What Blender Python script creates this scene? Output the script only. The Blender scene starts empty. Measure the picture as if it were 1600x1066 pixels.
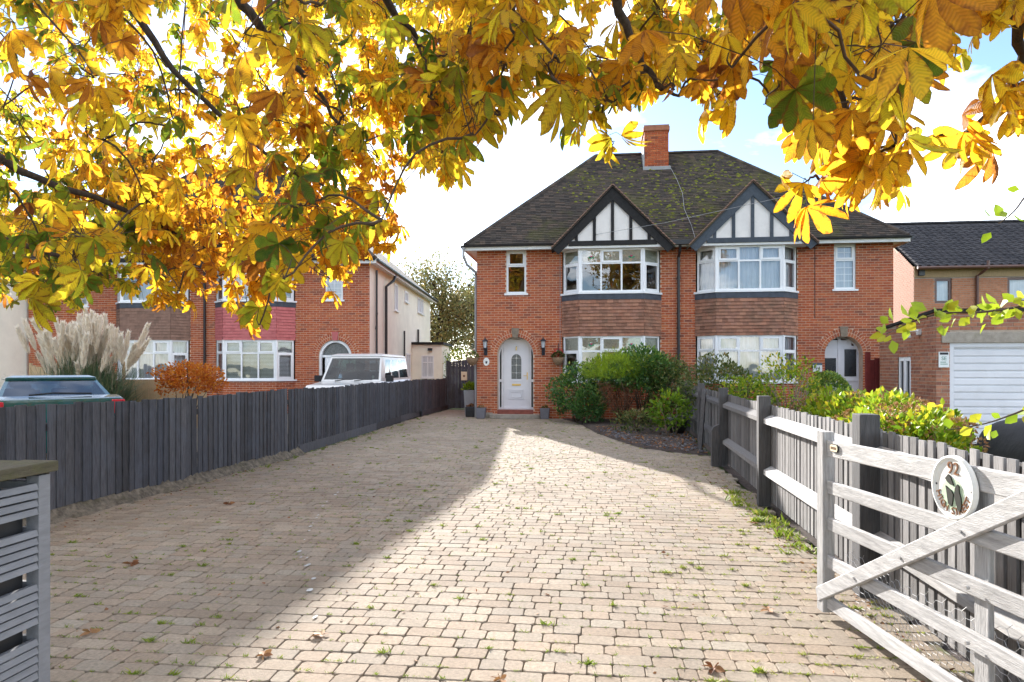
import bpy, math, random
import numpy as np
from mathutils import Vector, Matrix
rnd = random.Random(7)
rng = np.random.default_rng(7)
S = bpy.context.scene
COL = S.collection
# ------------------------------------------------------------------ camera, sky, sun, exposure
CAM_H = 1.55
YAW = math.atan(125 / 1050.0)
cam = bpy.data.cameras.new('camera')
cam.sensor_width = 36.0
cam.lens = 36.0 * 1050 / 1600
cam.shift_y = 42 / 1600
cam.clip_start = 0.05
cam.clip_end = 3000
camo = bpy.data.objects.new('camera', cam)
COL.objects.link(camo)
camo.location = (0, 0, CAM_H)
camo.rotation_euler = (math.pi / 2, 0, YAW)
S.camera = camo

SUN_AZ, SUN_EL = math.radians(24), math.radians(20.4)      # degrees west of the drive's direction, height
w = bpy.data.worlds.new('World'); S.world = w; w.use_nodes = True
nt = w.node_tree; N = nt.nodes; L = nt.links
bg = N['Background']
sky = N.new('ShaderNodeTexSky'); sky.sky_type = 'NISHITA'; sky.sun_disc = False
sky.sun_elevation = SUN_EL; sky.sun_rotation = -SUN_AZ
sky.air_density = 0.75; sky.dust_density = 0.15; sky.ozone_density = 1.5
tc = N.new('ShaderNodeTexCoord')
sep = N.new('ShaderNodeSeparateXYZ'); L.new(tc.outputs['Generated'], sep.inputs[0])
zz = N.new('ShaderNodeMath'); zz.operation = 'MAXIMUM'; L.new(sep.outputs[2], zz.inputs[0]); zz.inputs[1].default_value = 0.0
za = N.new('ShaderNodeMath'); za.operation = 'ADD'; L.new(zz.outputs[0], za.inputs[0]); za.inputs[1].default_value = 0.22
dx = N.new('ShaderNodeMath'); dx.operation = 'DIVIDE'; L.new(sep.outputs[0], dx.inputs[0]); L.new(za.outputs[0], dx.inputs[1])
dy = N.new('ShaderNodeMath'); dy.operation = 'DIVIDE'; L.new(sep.outputs[1], dy.inputs[0]); L.new(za.outputs[0], dy.inputs[1])
cmb = N.new('ShaderNodeCombineXYZ'); L.new(dx.outputs[0], cmb.inputs[0]); L.new(dy.outputs[0], cmb.inputs[1])
cn = N.new('ShaderNodeTexNoise'); cn.inputs['Scale'].default_value = 1.3; cn.inputs['Detail'].default_value = 7
cn.inputs['Roughness'].default_value = 0.52; cn.inputs['Distortion'].default_value = 0.4
L.new(cmb.outputs[0], cn.inputs['Vector'])
cr = N.new('ShaderNodeMapRange'); cr.inputs[1].default_value = 0.47; cr.inputs[2].default_value = 0.72
cr.inputs[3].default_value = 0.0; cr.inputs[4].default_value = 0.9; L.new(cn.outputs[0], cr.inputs[0])
mx = N.new('ShaderNodeMixRGB'); L.new(cr.outputs[0], mx.inputs[0]); L.new(sky.outputs[0], mx.inputs[1])
mx.inputs[2].default_value = (20.5, 20.0, 19.4, 1)
L.new(mx.outputs[0], bg.inputs[0])
bg.inputs[1].default_value = 0.07

sl = bpy.data.lights.new('sun', 'SUN'); sl.energy = 2.9; sl.angle = math.radians(0.55); sl.color = (1.0, 0.955, 0.90)
so = bpy.data.objects.new('sun', sl); COL.objects.link(so)
so.rotation_euler = Vector((math.sin(SUN_AZ) * math.cos(SUN_EL), -math.cos(SUN_AZ) * math.cos(SUN_EL), -math.sin(SUN_EL))).to_track_quat('-Z', 'Y').to_euler()
so.location = (-10, 30, 30)
S.view_settings.view_transform = 'Standard'
S.view_settings.look = 'None'
S.view_settings.gamma = 1
S.view_settings.exposure = 2.38
S.cycles.use_denoising = True
S.cycles.max_bounces = 7; S.cycles.transparent_max_bounces = 12
S.cycles.diffuse_bounces = 4; S.cycles.glossy_bounces = 3; S.cycles.transmission_bounces = 5
S.cycles.caustics_reflective = False; S.cycles.caustics_refractive = False
S.cycles.sample_clamp_indirect = 6

# ------------------------------------------------------------------ helpers
def view_point(px, py, d):
    """world point d metres ahead of the viewpoint, used to lay out the branches"""
    c, s = math.cos(YAW), math.sin(YAW)
    a, b = (px - 800) / 1050.0, (575 - py) / 1050.0
    return Vector(((-s + c * a) * d, (c + s * a) * d, CAM_H + b * d))

XF = {}
def tag(o, label=None, cat=None, group=None, kind=None):
    if label: o['label'] = label
    if cat: o['category'] = cat
    if group: o['group'] = group
    if kind: o['kind'] = kind
    return o
def thing(name, label, cat, loc=(0, 0, 0), rotz=0.0, group=None):
    o = bpy.data.objects.new(name, None); COL.objects.link(o)
    o.empty_display_size = 0.2
    o.location = loc; o.rotation_euler = (0, 0, rotz)
    XF[o.name] = Matrix.Translation(loc) @ Matrix.Rotation(rotz, 4, 'Z')
    return tag(o, label, cat, group)
def link(name, me, parent=None, mw=None, kind=None):
    o = bpy.data.objects.new(name, me); COL.objects.link(o)
    if parent is not None: o.parent = parent
    if mw is not None: o.matrix_basis = mw
    if kind: o['kind'] = kind
    return o
def root_matrix(parent):
    m = Matrix.Identity(4); p = parent
    while p is not None:
        m = (XF[p.name] if p.name in XF else p.matrix_basis) @ m; p = p.parent
    return m
def np_mesh(name, V, F, mat, smooth=False, face_attr=None, pt_attr=None):
    V = np.asarray(V, np.float32); F = np.asarray(F, np.int32)
    me = bpy.data.meshes.new(name)
    n, k = F.shape
    me.vertices.add(len(V)); me.vertices.foreach_set('co', V.ravel())
    me.loops.add(n * k); me.loops.foreach_set('vertex_index', F.ravel())
    me.polygons.add(n); me.polygons.foreach_set('loop_start', np.arange(0, n * k, k, dtype=np.int32))
    if smooth: me.polygons.foreach_set('use_smooth', np.ones(n, bool))
    for a, d in (face_attr or {}).items():
        me.attributes.new(a, 'FLOAT', 'FACE').data.foreach_set('value', np.asarray(d, np.float32))
    for a, d in (pt_attr or {}).items():
        me.attributes.new(a, 'FLOAT', 'POINT').data.foreach_set('value', np.asarray(d, np.float32))
    me.materials.append(mat); me.update(calc_edges=True); me.validate()
    return me

class Fr:
    """a vertical frame: u along the wall, o outwards, z up"""
    def __init__(s, p, u, o):
        s.p = Vector(p); s.u = Vector(u).normalized(); s.o = Vector(o).normalized()
    def pt(s, u, o, z): return s.p + s.u * u + s.o * o + Vector((0, 0, z))

class MB:
    def __init__(s): s.v = []; s.f = []; s.a = []
    def add(s, vs, fs, a=None):
        b = len(s.v); s.v.extend([tuple(x) for x in vs])
        if a is None: a = rnd.random()
        for f in fs: s.f.append([i + b for i in f]); s.a.append(a)
        return s
    def hexa(s, c, a=None):   # 8 corners: bottom 4 ccw, top 4 ccw
        return s.add(c, [(3, 2, 1, 0), (4, 5, 6, 7), (0, 1, 5, 4), (1, 2, 6, 5), (2, 3, 7, 6), (3, 0, 4, 7)], a)
    def box(s, x0, x1, y0, y1, z0, z1, a=None):
        return s.hexa([(x0, y0, z0), (x1, y0, z0), (x1, y1, z0), (x0, y1, z0), (x0, y0, z1), (x1, y0, z1), (x1, y1, z1), (x0, y1, z1)], a)
    def fbox(s, fr, u0, u1, o0, o1, z0, z1, a=None):
        return s.hexa([fr.pt(u0, o1, z0), fr.pt(u1, o1, z0), fr.pt(u1, o0, z0), fr.pt(u0, o0, z0), fr.pt(u0, o1, z1), fr.pt(u1, o1, z1), fr.pt(u1, o0, z1), fr.pt(u0, o0, z1)], a)
    def prism(s, poly, ext, a=None):  # poly: list of 3D points, ext: vector
        n = len(poly); e = Vector(ext)
        vs = [Vector(p) for p in poly] + [Vector(p) + e for p in poly]
        fs = [tuple(range(n))[::-1], tuple(range(n, 2 * n))] + [(i, (i + 1) % n, (i + 1) % n + n, i + n) for i in range(n)]
        return s.add(vs, fs, a)
    def bar(s, p0, p1, w, h, up=(0, 0, 1), ch=0.004, a=None):  # chamfered bar, w across, h along up
        p0, p1 = Vector(p0), Vector(p1); d = (p1 - p0).normalized(); up = Vector(up)
        r = d.cross(up).normalized(); up = r.cross(d).normalized()
        w /= 2; h /= 2
        q = [(-w, -h + ch), (-w + ch, -h), (w - ch, -h), (w, -h + ch), (w, h - ch), (w - ch, h), (-w + ch, h), (-w, h - ch)]
        return s.prism([p0 + r * x + up * y for x, y in q], p1 - p0, a)
    def tube(s, path, rad, n=8, cap=True, a=None):
        path = [Vector(p) for p in path]; m = len(path)
        if not hasattr(rad, '__len__'): rad = [rad] * m
        vs = []; prev = None
        for i, p in enumerate(path):
            t = (path[min(i + 1, m - 1)] - path[max(i - 1, 0)]).normalized()
            if prev is None:
                ref = Vector((0, 0, 1)) if abs(t.z) < 0.9 else Vector((1, 0, 0)); x = t.cross(ref).normalized()
            else:
                x = (prev - t * prev.dot(t)).normalized()
            prev = x; y = t.cross(x)
            for k in range(n):
                an = 2 * math.pi * k / n
                vs.append(p + (x * math.cos(an) + y * math.sin(an)) * rad[i])
        fs = []
        for i in range(m - 1):
            for k in range(n):
                k2 = (k + 1) % n
                fs.append((i * n + k, i * n + k2, (i + 1) * n + k2, (i + 1) * n + k))
        if cap: fs += [tuple(range(n))[::-1], tuple(range((m - 1) * n, m * n))]
        return s.add(vs, fs, a)
    def lathe(s, prof, c=(0, 0, 0), n=20, a=None, sx=1, sy=1, sq=0):
        vs = []; m = len(prof)
        for r, z in prof:
            for k in range(n):
                an = 2 * math.pi * (k + .5) / n
                vs.append((c[0] + r * sx * math.cos(an), c[1] + r * sy * math.sin(an), c[2] + z))
        fs = [(i * n + k, i * n + (k + 1) % n, (i + 1) * n + (k + 1) % n, (i + 1) * n + k) for i in range(m - 1) for k in range(n)]
        fs += [tuple(range(n))[::-1], tuple(range((m - 1) * n, m * n))]
        return s.add(vs, fs, a)
    def mesh(s, name, mat, smooth=False, world_of=None):
        vs = s.v
        if world_of is not None:
            mi = root_matrix(world_of).inverted(); vs = [tuple(mi @ Vector(v)) for v in vs]
        me = bpy.data.meshes.new(name); me.from_pydata(vs, [], s.f)
        me.attributes.new('var', 'FLOAT', 'FACE').data.foreach_set('value', np.array(s.a, np.float32))
        if smooth: me.polygons.foreach_set('use_smooth', np.ones(len(me.polygons), bool))
        me.materials.append(mat); me.update()
        return me
    def build(s, name, mat, parent=None, smooth=False, world=False, kind=None, bevel=0, label=None):
        o = link(name, s.mesh(name, mat, smooth, parent if world else None), parent, None, kind)
        if bevel:
            m = o.modifiers.new('bevel', 'BEVEL'); m.width = bevel; m.segments = 2; m.limit_method = 'ANGLE'; m.angle_limit = 0.6
        if label: o['label'] = label
        return o
def struct(name, mb, mat, **k):
    o = mb.build(name, mat, **k); o['kind'] = 'structure'; return o

# ------------------------------------------------------------------ materials
def material(name, cols, rough=0.8, lum=(0.8, 1.15), nscale=6.0, detail=6, stretch=(1, 1, 1), bump=0.0, bscale=60.0, spec=0.3, metal=0.0,
             stain=None, stain_scale=1.2, stain_lo=0.55, stain_hi=0.7, world=False, coat=0.0, bstretch=None):
    """cols: colours picked by the piece's own variation; lum: brightness range of the grain; stain: (colour, amount)"""
    m = bpy.data.materials.new(name); m.use_nodes = True
    n = m.node_tree.nodes; l = m.node_tree.links; b = n['Principled BSDF']
    at = n.new('ShaderNodeAttribute'); at.attribute_name = 'var'
    oi = n.new('ShaderNodeObjectInfo')
    ad = n.new('ShaderNodeMath'); ad.operation = 'ADD'; l.new(at.outputs['Fac'], ad.inputs[0]); l.new(oi.outputs['Random'], ad.inputs[1])
    fr = n.new('ShaderNodeMath'); fr.operation = 'FRACT'; l.new(ad.outputs[0], fr.inputs[0])
    rp = n.new('ShaderNodeValToRGB')
    cols = [tuple(c) + (1,) for c in cols]
    if len(cols) == 1: cols = cols * 2
    while len(rp.color_ramp.elements) < len(cols): rp.color_ramp.elements.new(0.5)
    for i, c in enumerate(cols):
        rp.color_ramp.elements[i].position = i / (len(cols) - 1); rp.color_ramp.elements[i].color = c
    l.new(fr.outputs[0], rp.inputs[0])
    if world:
        g = n.new('ShaderNodeNewGeometry'); src = g.outputs['Position']
    else:
        t = n.new('ShaderNodeTexCoord'); src = t.outputs['Object']
    def mapped(st):
        if st == (1, 1, 1): return src
        mp = n.new('ShaderNodeMapping'); mp.inputs['Scale'].default_value = st; l.new(src, mp.inputs[0]); return mp.outputs[0]
    nz = n.new('ShaderNodeTexNoise'); nz.inputs['Scale'].default_value = nscale; nz.inputs['Detail'].default_value = detail
    nz.inputs['Roughness'].default_value = 0.65; l.new(mapped(stretch), nz.inputs['Vector'])
    mr = n.new('ShaderNodeMapRange'); mr.inputs[1].default_value = 0.3; mr.inputs[2].default_value = 0.7
    mr.inputs[3].default_value = lum[0]; mr.inputs[4].default_value = lum[1]; l.new(nz.outputs[0], mr.inputs[0])
    mu = n.new('ShaderNodeVectorMath'); mu.operation = 'SCALE'; l.new(rp.outputs[0], mu.inputs[0]); l.new(mr.outputs[0], mu.inputs['Scale'])
    out = mu.outputs[0]
    if stain:
        sn = n.new('ShaderNodeTexNoise'); sn.inputs['Scale'].default_value = stain_scale; sn.inputs['Detail'].default_value = 8
        sn.inputs['Roughness'].default_value = 0.7; l.new(src, sn.inputs['Vector'])
        sm = n.new('ShaderNodeMapRange'); sm.inputs[1].default_value = stain_lo; sm.inputs[2].default_value = stain_hi
        sm.inputs[4].default_value = stain[1]; l.new(sn.outputs[0], sm.inputs[0])
        mi = n.new('ShaderNodeMixRGB'); l.new(sm.outputs[0], mi.inputs[0]); l.new(out, mi.inputs[1]); mi.inputs[2].default_value = tuple(stain[0]) + (1,)
        out = mi.outputs[0]
    l.new(out, b.inputs['Base Color'])
    b.inputs['Roughness'].default_value = rough; b.inputs['Metallic'].default_value = metal
    b.inputs['Specular IOR Level'].default_value = spec; b.inputs['Coat Weight'].default_value = coat
    if bump:
        bn = n.new('ShaderNodeTexNoise'); bn.inputs['Scale'].default_value = bscale; bn.inputs['Detail'].default_value = 4
        l.new(mapped(bstretch or stretch), bn.inputs['Vector'])
        bu = n.new('ShaderNodeBump'); bu.inputs['Strength'].default_value = bump; bu.inputs['Distance'].default_value = 0.01
        l.new(bn.outputs[0], bu.inputs['Height']); l.new(bu.outputs[0], b.inputs['Normal'])
    return m

def leaf_material(name, ramp, trans=0.5, rough=0.45, spot=None, veins=False, jitter=0.1, gain=1.0):
    """ramp: [(position, colour)] along the leaf's own hue; thin leaf that lets light through"""
    m = bpy.data.materials.new(name); m.use_nodes = True
    n = m.node_tree.nodes; l = m.node_tree.links; b = n['Principled BSDF']; out = n['Material Output']
    at = n.new('ShaderNodeAttribute'); at.attribute_name = 'hue'
    oi = n.new('ShaderNodeObjectInfo')
    j = n.new('ShaderNodeMath'); j.operation = 'MULTIPLY_ADD'; l.new(oi.outputs['Random'], j.inputs[0]); j.inputs[1].default_value = jitter; l.new(at.outputs['Fac'], j.inputs[2])
    src = j.outputs[0]
    t = n.new('ShaderNodeNewGeometry')
    nz = n.new('ShaderNodeTexNoise'); nz.inputs['Scale'].default_value = 22; nz.inputs['Detail'].default_value = 5; nz.inputs['Roughness'].default_value = 0.7
    l.new(t.outputs['Position'], nz.inputs['Vector'])
    k = n.new('ShaderNodeMath'); k.operation = 'MULTIPLY_ADD'; l.new(nz.outputs[0], k.inputs[0]); k.inputs[1].default_value = 0.34 if veins else 0.2
    k2 = n.new('ShaderNodeMath'); k2.operation = 'SUBTRACT'; l.new(src, k2.inputs[0]); k2.inputs[1].default_value = 0.17 if veins else 0.1
    l.new(k2.outputs[0], k.inputs[2]); src = k.outputs[0]
    rp = n.new('ShaderNodeValToRGB')
    while len(rp.color_ramp.elements) < len(ramp): rp.color_ramp.elements.new(0.5)
    for i, (p, c) in enumerate(ramp):
        rp.color_ramp.elements[i].position = p; rp.color_ramp.elements[i].color = tuple(c) + (1,)
    l.new(src, rp.inputs[0]); col = rp.outputs[0]
    if veins:
        md = n.new('ShaderNodeAttribute'); md.attribute_name = 'mid'
        ln = n.new('ShaderNodeAttribute'); ln.attribute_name = 'len'
        # brown dry margins, eaten in by noise
        n2 = n.new('ShaderNodeTexNoise'); n2.inputs['Scale'].default_value = 45; n2.inputs['Detail'].default_value = 4; l.new(t.outputs['Position'], n2.inputs['Vector'])
        s1 = n.new('ShaderNodeMath'); s1.operation = 'MULTIPLY_ADD'; l.new(md.outputs['Fac'], s1.inputs[0]); s1.inputs[1].default_value = 0.42; l.new(n2.outputs[0], s1.inputs[2])
        mr = n.new('ShaderNodeMapRange'); mr.inputs[1].default_value = 0.74; mr.inputs[2].default_value = 0.98; mr.inputs[4].default_value = 0.85; l.new(s1.outputs[0], mr.inputs[0])
        mi = n.new('ShaderNodeMixRGB'); l.new(mr.outputs[0], mi.inputs[0]); l.new(col, mi.inputs[1]); mi.inputs[2].default_value = (0.24, 0.085, 0.02, 1); col = mi.outputs[0]
        # side veins
        v1 = n.new('ShaderNodeMath'); v1.operation = 'MULTIPLY'; l.new(ln.outputs['Fac'], v1.inputs[0]); v1.inputs[1].default_value = 95
        v2 = n.new('ShaderNodeMath'); v2.operation = 'MULTIPLY_ADD'; l.new(md.outputs['Fac'], v2.inputs[0]); v2.inputs[1].default_value = -14; l.new(v1.outputs[0], v2.inputs[2])
        v3 = n.new('ShaderNodeMath'); v3.operation = 'SINE'; l.new(v2.outputs[0], v3.inputs[0])
        bu = n.new('ShaderNodeBump'); bu.inputs['Strength'].default_value = 0.5; bu.inputs['Distance'].default_value = 0.004
        l.new(v3.outputs[0], bu.inputs['Height']); l.new(bu.outputs[0], b.inputs['Normal'])
        vr = n.new('ShaderNodeMapRange'); vr.inputs[1].default_value = -1; vr.inputs[3].default_value = 0.86; vr.inputs[4].default_value = 1.08; l.new(v3.outputs[0], vr.inputs[0])
        vm = n.new('ShaderNodeVectorMath'); vm.operation = 'SCALE'; l.new(col, vm.inputs[0]); l.new(vr.outputs[0], vm.inputs['Scale']); col = vm.outputs[0]
    l.new(col, b.inputs['Base Color']); b.inputs['Roughness'].default_value = rough; b.inputs['Specular IOR Level'].default_value = 0.35
    tr = n.new('ShaderNodeBsdfTranslucent'); l.new(col, tr.inputs['Color'])
    ms = n.new('ShaderNodeMixShader'); ms.inputs[0].default_value = trans
    l.new(b.outputs[0], ms.inputs[1]); l.new(tr.outputs[0], ms.inputs[2]); l.new(ms.outputs[0], out.inputs[0])
    return m

def glass_material(name, tint=(1, 1, 1), refl=0.13):
    m = bpy.data.materials.new(name); m.use_nodes = True
    n = m.node_tree.nodes; l = m.node_tree.links; out = n['Material Output']; n.remove(n['Principled BSDF'])
    lw = n.new('ShaderNodeFresnel'); lw.inputs[0].default_value = 1.5
    mm = n.new('ShaderNodeMath'); mm.operation = 'MULTIPLY_ADD'; l.new(lw.outputs[0], mm.inputs[0]); mm.inputs[1].default_value = 1.3; mm.inputs[2].default_value = refl - 0.05
    mm.use_clamp = True
    g = n.new('ShaderNodeBsdfGlossy'); g.inputs['Roughness'].default_value = 0.015
    nz = n.new('ShaderNodeTexNoise'); nz.inputs['Scale'].default_value = 1.7; nz.inputs['Detail'].default_value = 1
    gp = n.new('ShaderNodeNewGeometry'); l.new(gp.outputs['Position'], nz.inputs['Vector'])
    bu = n.new('ShaderNodeBump'); bu.inputs['Strength'].default_value = 0.12; bu.inputs['Distance'].default_value = 0.05; l.new(nz.outputs[0], bu.inputs['Height'])
    l.new(bu.outputs[0], g.inputs['Normal'])
    t = n.new('ShaderNodeBsdfTransparent'); t.inputs[0].default_value = tuple(tint) + (1,)
    ms = n.new('ShaderNodeMixShader'); l.new(mm.outputs[0], ms.inputs[0]); l.new(t.outputs[0], ms.inputs[1]); l.new(g.outputs[0], ms.inputs[2]); l.new(ms.outputs[0], out.inputs[0])
    return m

M = {}
M['brick'] = material('red_brick', [(0.30, 0.066, 0.028), (0.41, 0.10, 0.038), (0.46, 0.14, 0.052), (0.36, 0.078, 0.031), (0.44, 0.115, 0.045), (0.21, 0.06, 0.036)], 0.9, (0.78, 1.15), 14, bump=0.4, bscale=120, world=True, stain=((0.2, 0.09, 0.06), 0.45), stain_scale=0.9, stain_lo=0.5, stain_hi=0.72)
M['mortar'] = material('mortar', [(0.62, 0.46, 0.345)], 0.95, (0.8, 1.1), 9, bump=0.3, bscale=200, world=True)
M['brick_pale'] = material('pale_red_brick', [(0.48, 0.20, 0.105), (0.54, 0.25, 0.14), (0.43, 0.175, 0.09), (0.51, 0.22, 0.12)], 0.9, (0.85, 1.1), 12, bump=0.3, bscale=120, world=True)
M['brick_brown'] = material('brown_brick', [(0.29, 0.11, 0.06), (0.36, 0.15, 0.085), (0.40, 0.18, 0.105), (0.25, 0.10, 0.065), (0.33, 0.165, 0.11)], 0.9, (0.8, 1.15), 12, bump=0.4, bscale=120, world=True, stain=((0.32, 0.24, 0.18), 0.4), stain_scale=1.3)
M['mortar_grey'] = material('grey_mortar', [(0.42, 0.34, 0.27)], 0.95, (0.8, 1.1), 9, world=True)
M['pink_brick'] = material('pink_brickwork', [(0.42, 0.24, 0.18)], 0.9, (0.85, 1.1), 40, world=True)  # pink is the gable brick's own colour
M['roof'] = material('weathered_plain_tile', [(0.040, 0.033, 0.028), (0.072, 0.058, 0.047), (0.032, 0.027, 0.024), (0.10, 0.072, 0.054), (0.052, 0.043, 0.037)], 0.92, (0.7, 1.25), 18, bump=0.4, bscale=90, world=True, stain=((0.10, 0.10, 0.022), 0.6), stain_scale=0.62, stain_lo=0.5, stain_hi=0.66)
M['roof_dark'] = material('concrete_tile', [(0.035, 0.033, 0.036), (0.048, 0.045, 0.047), (0.028, 0.027, 0.03)], 0.8, (0.8, 1.2), 14, world=True, stain=((0.12, 0.12, 0.11), 0.5), stain_scale=6, stain_lo=0.6, stain_hi=0.72)
M['tile'] = material('clay_hanging_tile', [(0.27, 0.12, 0.075), (0.37, 0.18, 0.115), (0.20, 0.095, 0.062), (0.33, 0.165, 0.115)], 0.85, (0.8, 1.15), 9, bump=0.3, bscale=80, world=True, stain=((0.14, 0.10, 0.07), 0.6), stain_scale=1.6, stain_lo=0.48, stain_hi=0.7)
M['tile_pink'] = material('red_painted_tile', [(0.46, 0.13, 0.13), (0.50, 0.15, 0.145), (0.41, 0.11, 0.11)], 0.7, (0.9, 1.08), 9, world=True)
M['tile_brown'] = material('brown_hanging_tile', [(0.22, 0.13, 0.095), (0.26, 0.155, 0.115), (0.19, 0.115, 0.085)], 0.85, (0.8, 1.15), 9, world=True)
M['upvc'] = material('white_window_plastic', [(0.76, 0.77, 0.78)], 0.35, (0.94, 1.03), 3, spec=0.5)
M['white'] = material('white_paint', [(0.74, 0.74, 0.72)], 0.6, (0.9, 1.04), 5, stain=((0.4, 0.38, 0.34), 0.35), stain_scale=3)
M['door'] = material('pale_lilac_door', [(0.68, 0.665, 0.68)], 0.4, (0.95, 1.03), 3, spec=0.5)
M['render'] = material('cream_render', [(0.86, 0.83, 0.71)], 0.9, (0.9, 1.06), 1.3, bump=0.25, bscale=90, stain=((0.7, 0.64, 0.54), 0.3), stain_scale=0.8)
M['gable_white'] = material('offwhite_gable_render', [(0.72, 0.69, 0.66)], 0.9, (0.9, 1.05), 3, bump=0.3, bscale=70, stain=((0.52, 0.5, 0.46), 0.35), stain_scale=2.5)
M['black_timber'] = material('black_painted_timber', [(0.012, 0.0115, 0.012), (0.016, 0.015, 0.015)], 0.75, (0.7, 1.5), 12, stretch=(1, 1, 1), bump=0.3, bscale=60)
M['blue_timber'] = material('slate_blue_painted_timber', [(0.042, 0.053, 0.068), (0.05, 0.062, 0.078)], 0.6, (0.75, 1.25), 12, bump=0.2, bscale=60)
M['lead'] = material('blue_grey_lead', [(0.05, 0.058, 0.075)], 0.55, (0.7, 1.4), 6, stain=((0.5, 0.5, 0.48), 0.5), stain_scale=4, stain_lo=0.66, stain_hi=0.72)
M['black_plastic'] = material('black_gutter_plastic', [(0.016, 0.016, 0.018)], 0.4, (0.8, 1.3), 6, spec=0.5)
M['brown_plastic'] = material('brown_pipe_plastic', [(0.12, 0.06, 0.045)], 0.4, (0.9, 1.1), 6, spec=0.5)
M['stone'] = material('weathered_stone', [(0.22, 0.175, 0.13)], 0.9, (0.65, 1.2), 10, bump=0.4, bscale=60)
M['concrete'] = material('concrete', [(0.34, 0.30, 0.25)], 0.9, (0.7, 1.15), 8, bump=0.4, bscale=90, stain=((0.16, 0.16, 0.09), 0.5), stain_scale=3)
M['red_tile_step'] = material('red_quarry_step', [(0.24, 0.07, 0.05)], 0.6, (0.7, 1.2), 9)
M['glass'] = glass_material('window_glass')
M['glass_dark'] = material('dark_obscure_glass', [(0.012, 0.013, 0.015)], 0.12, (0.7, 1.5), 60, spec=0.6, bump=0.5, bscale=150)
M['leaded'] = material('obscure_leaded_glass', [(0.10, 0.105, 0.10)], 0.2, (0.5, 1.7), 30, spec=0.6, bump=0.6, bscale=90)
M['net'] = material('net_curtain', [(0.62, 0.64, 0.67)], 0.95, (0.72, 1.1), 3, stretch=(14, 14, 0.6))
M['blind'] = material('white_blind_slat', [(0.74, 0.75, 0.76)], 0.5, (0.95, 1.03), 3)
M['room'] = material('room_lining', [(0.16, 0.13, 0.11)], 0.95, (0.8, 1.1), 2)
M['brass'] = material('brass', [(0.62, 0.42, 0.14)], 0.3, (0.9, 1.1), 9, metal=1.0)
M['gold_letter'] = material('tan_raised_lettering', [(0.20, 0.09, 0.04)], 0.5, (0.8, 1.1), 20)
M['fence_dark'] = material('charcoal_stained_board', [(0.048, 0.048, 0.055), (0.078, 0.078, 0.088), (0.062, 0.066, 0.082), (0.10, 0.098, 0.107), (0.042, 0.041, 0.045)], 0.75, (0.6, 1.4), 9, stretch=(6, 6, 0.7), bump=0.35, bscale=30, bstretch=(8, 8, 0.6), world=True, stain=((0.10, 0.112, 0.14), 0.7), stain_scale=2.2, stain_lo=0.5, stain_hi=0.75)
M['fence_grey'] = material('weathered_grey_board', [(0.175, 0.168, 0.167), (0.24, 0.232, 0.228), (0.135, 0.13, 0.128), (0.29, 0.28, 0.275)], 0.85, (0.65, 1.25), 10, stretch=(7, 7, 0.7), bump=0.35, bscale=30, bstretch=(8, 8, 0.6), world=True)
M['post_dark'] = material('stained_and_shaded_post', [(0.075, 0.074, 0.076), (0.095, 0.09, 0.09)], 0.85, (0.7, 1.3), 10, stretch=(6, 6, 0.6), bump=0.35, bscale=30, world=True)  # dark stain on the left fence; paints shade on the right fence
M['gate_wood'] = material('silvered_gate_timber', [(0.44, 0.43, 0.42), (0.51, 0.50, 0.49), (0.36, 0.35, 0.34)], 0.85, (0.6, 1.2), 5, stretch=(6, .7, 10), bump=0.4, bscale=30, world=True)
M['gate_upright'] = material('silvered_upright_timber', [(0.36, 0.35, 0.34), (0.42, 0.41, 0.40)], 0.85, (0.6, 1.2), 8, stretch=(7, 7, .7), bump=0.4, bscale=30, world=True)
M['cabinet'] = material('grey_painted_slat', [(0.20, 0.205, 0.22), (0.225, 0.23, 0.245)], 0.65, (0.85, 1.12), 9, stretch=(5, 1, 5), bump=0.15, bscale=40, world=True)
M['mossy_wood'] = material('mossy_weathered_plank', [(0.085, 0.075, 0.05), (0.105, 0.092, 0.062)], 0.9, (0.6, 1.2), 10, stretch=(4, 1, 4), bump=0.4, bscale=50, world=True, stain=((0.08, 0.09, 0.02), 0.8), stain_scale=3, stain_lo=0.45, stain_hi=0.65)
M['pine'] = material('pale_new_timber', [(0.42, 0.30, 0.17), (0.47, 0.34, 0.2), (0.38, 0.26, 0.15)], 0.85, (0.8, 1.1), 10, stretch=(6, 6, 0.7), world=True)
M['red_wood'] = material('dark_red_painted_timber', [(0.15, 0.022, 0.02), (0.18, 0.028, 0.025)], 0.7, (0.8, 1.2), 8)
M['paver'] = material('tumbled_paving_block', [(0.32, 0.26, 0.195), (0.365, 0.30, 0.228), (0.29, 0.247, 0.197), (0.345, 0.27, 0.20), (0.275, 0.217, 0.162), (0.34, 0.298, 0.237)], 0.92, (0.7, 1.2), 45, detail=9, bump=0.5, bscale=140, world=True, stain=((0.19, 0.15, 0.11), 0.6), stain_scale=0.8, stain_lo=0.45, stain_hi=0.68)
M['joint'] = material('sandy_joint', [(0.17, 0.135, 0.095)], 0.95, (0.5, 1.3), 30, world=True, stain=((0.10, 0.12, 0.03), 0.8), stain_scale=5, stain_lo=0.5, stain_hi=0.64)
M['soil'] = material('dark_bed_soil', [(0.06, 0.045, 0.038)], 0.95, (0.4, 1.7), 25, detail=8, bump=1.0, bscale=35, world=True)
M['grass_ground'] = material('lawn_ground', [(0.07, 0.10, 0.03)], 0.95, (0.6, 1.3), 3, detail=8, bump=0.5, bscale=30, world=True)
M['asphalt'] = material('asphalt', [(0.055, 0.055, 0.056)], 0.9, (0.7, 1.3), 40, bump=0.3, bscale=150, world=True)
M['gravel'] = material('gravel_drive', [(0.28, 0.24, 0.19)], 0.95, (0.6, 1.3), 60, bump=0.5, bscale=80, world=True)
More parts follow.
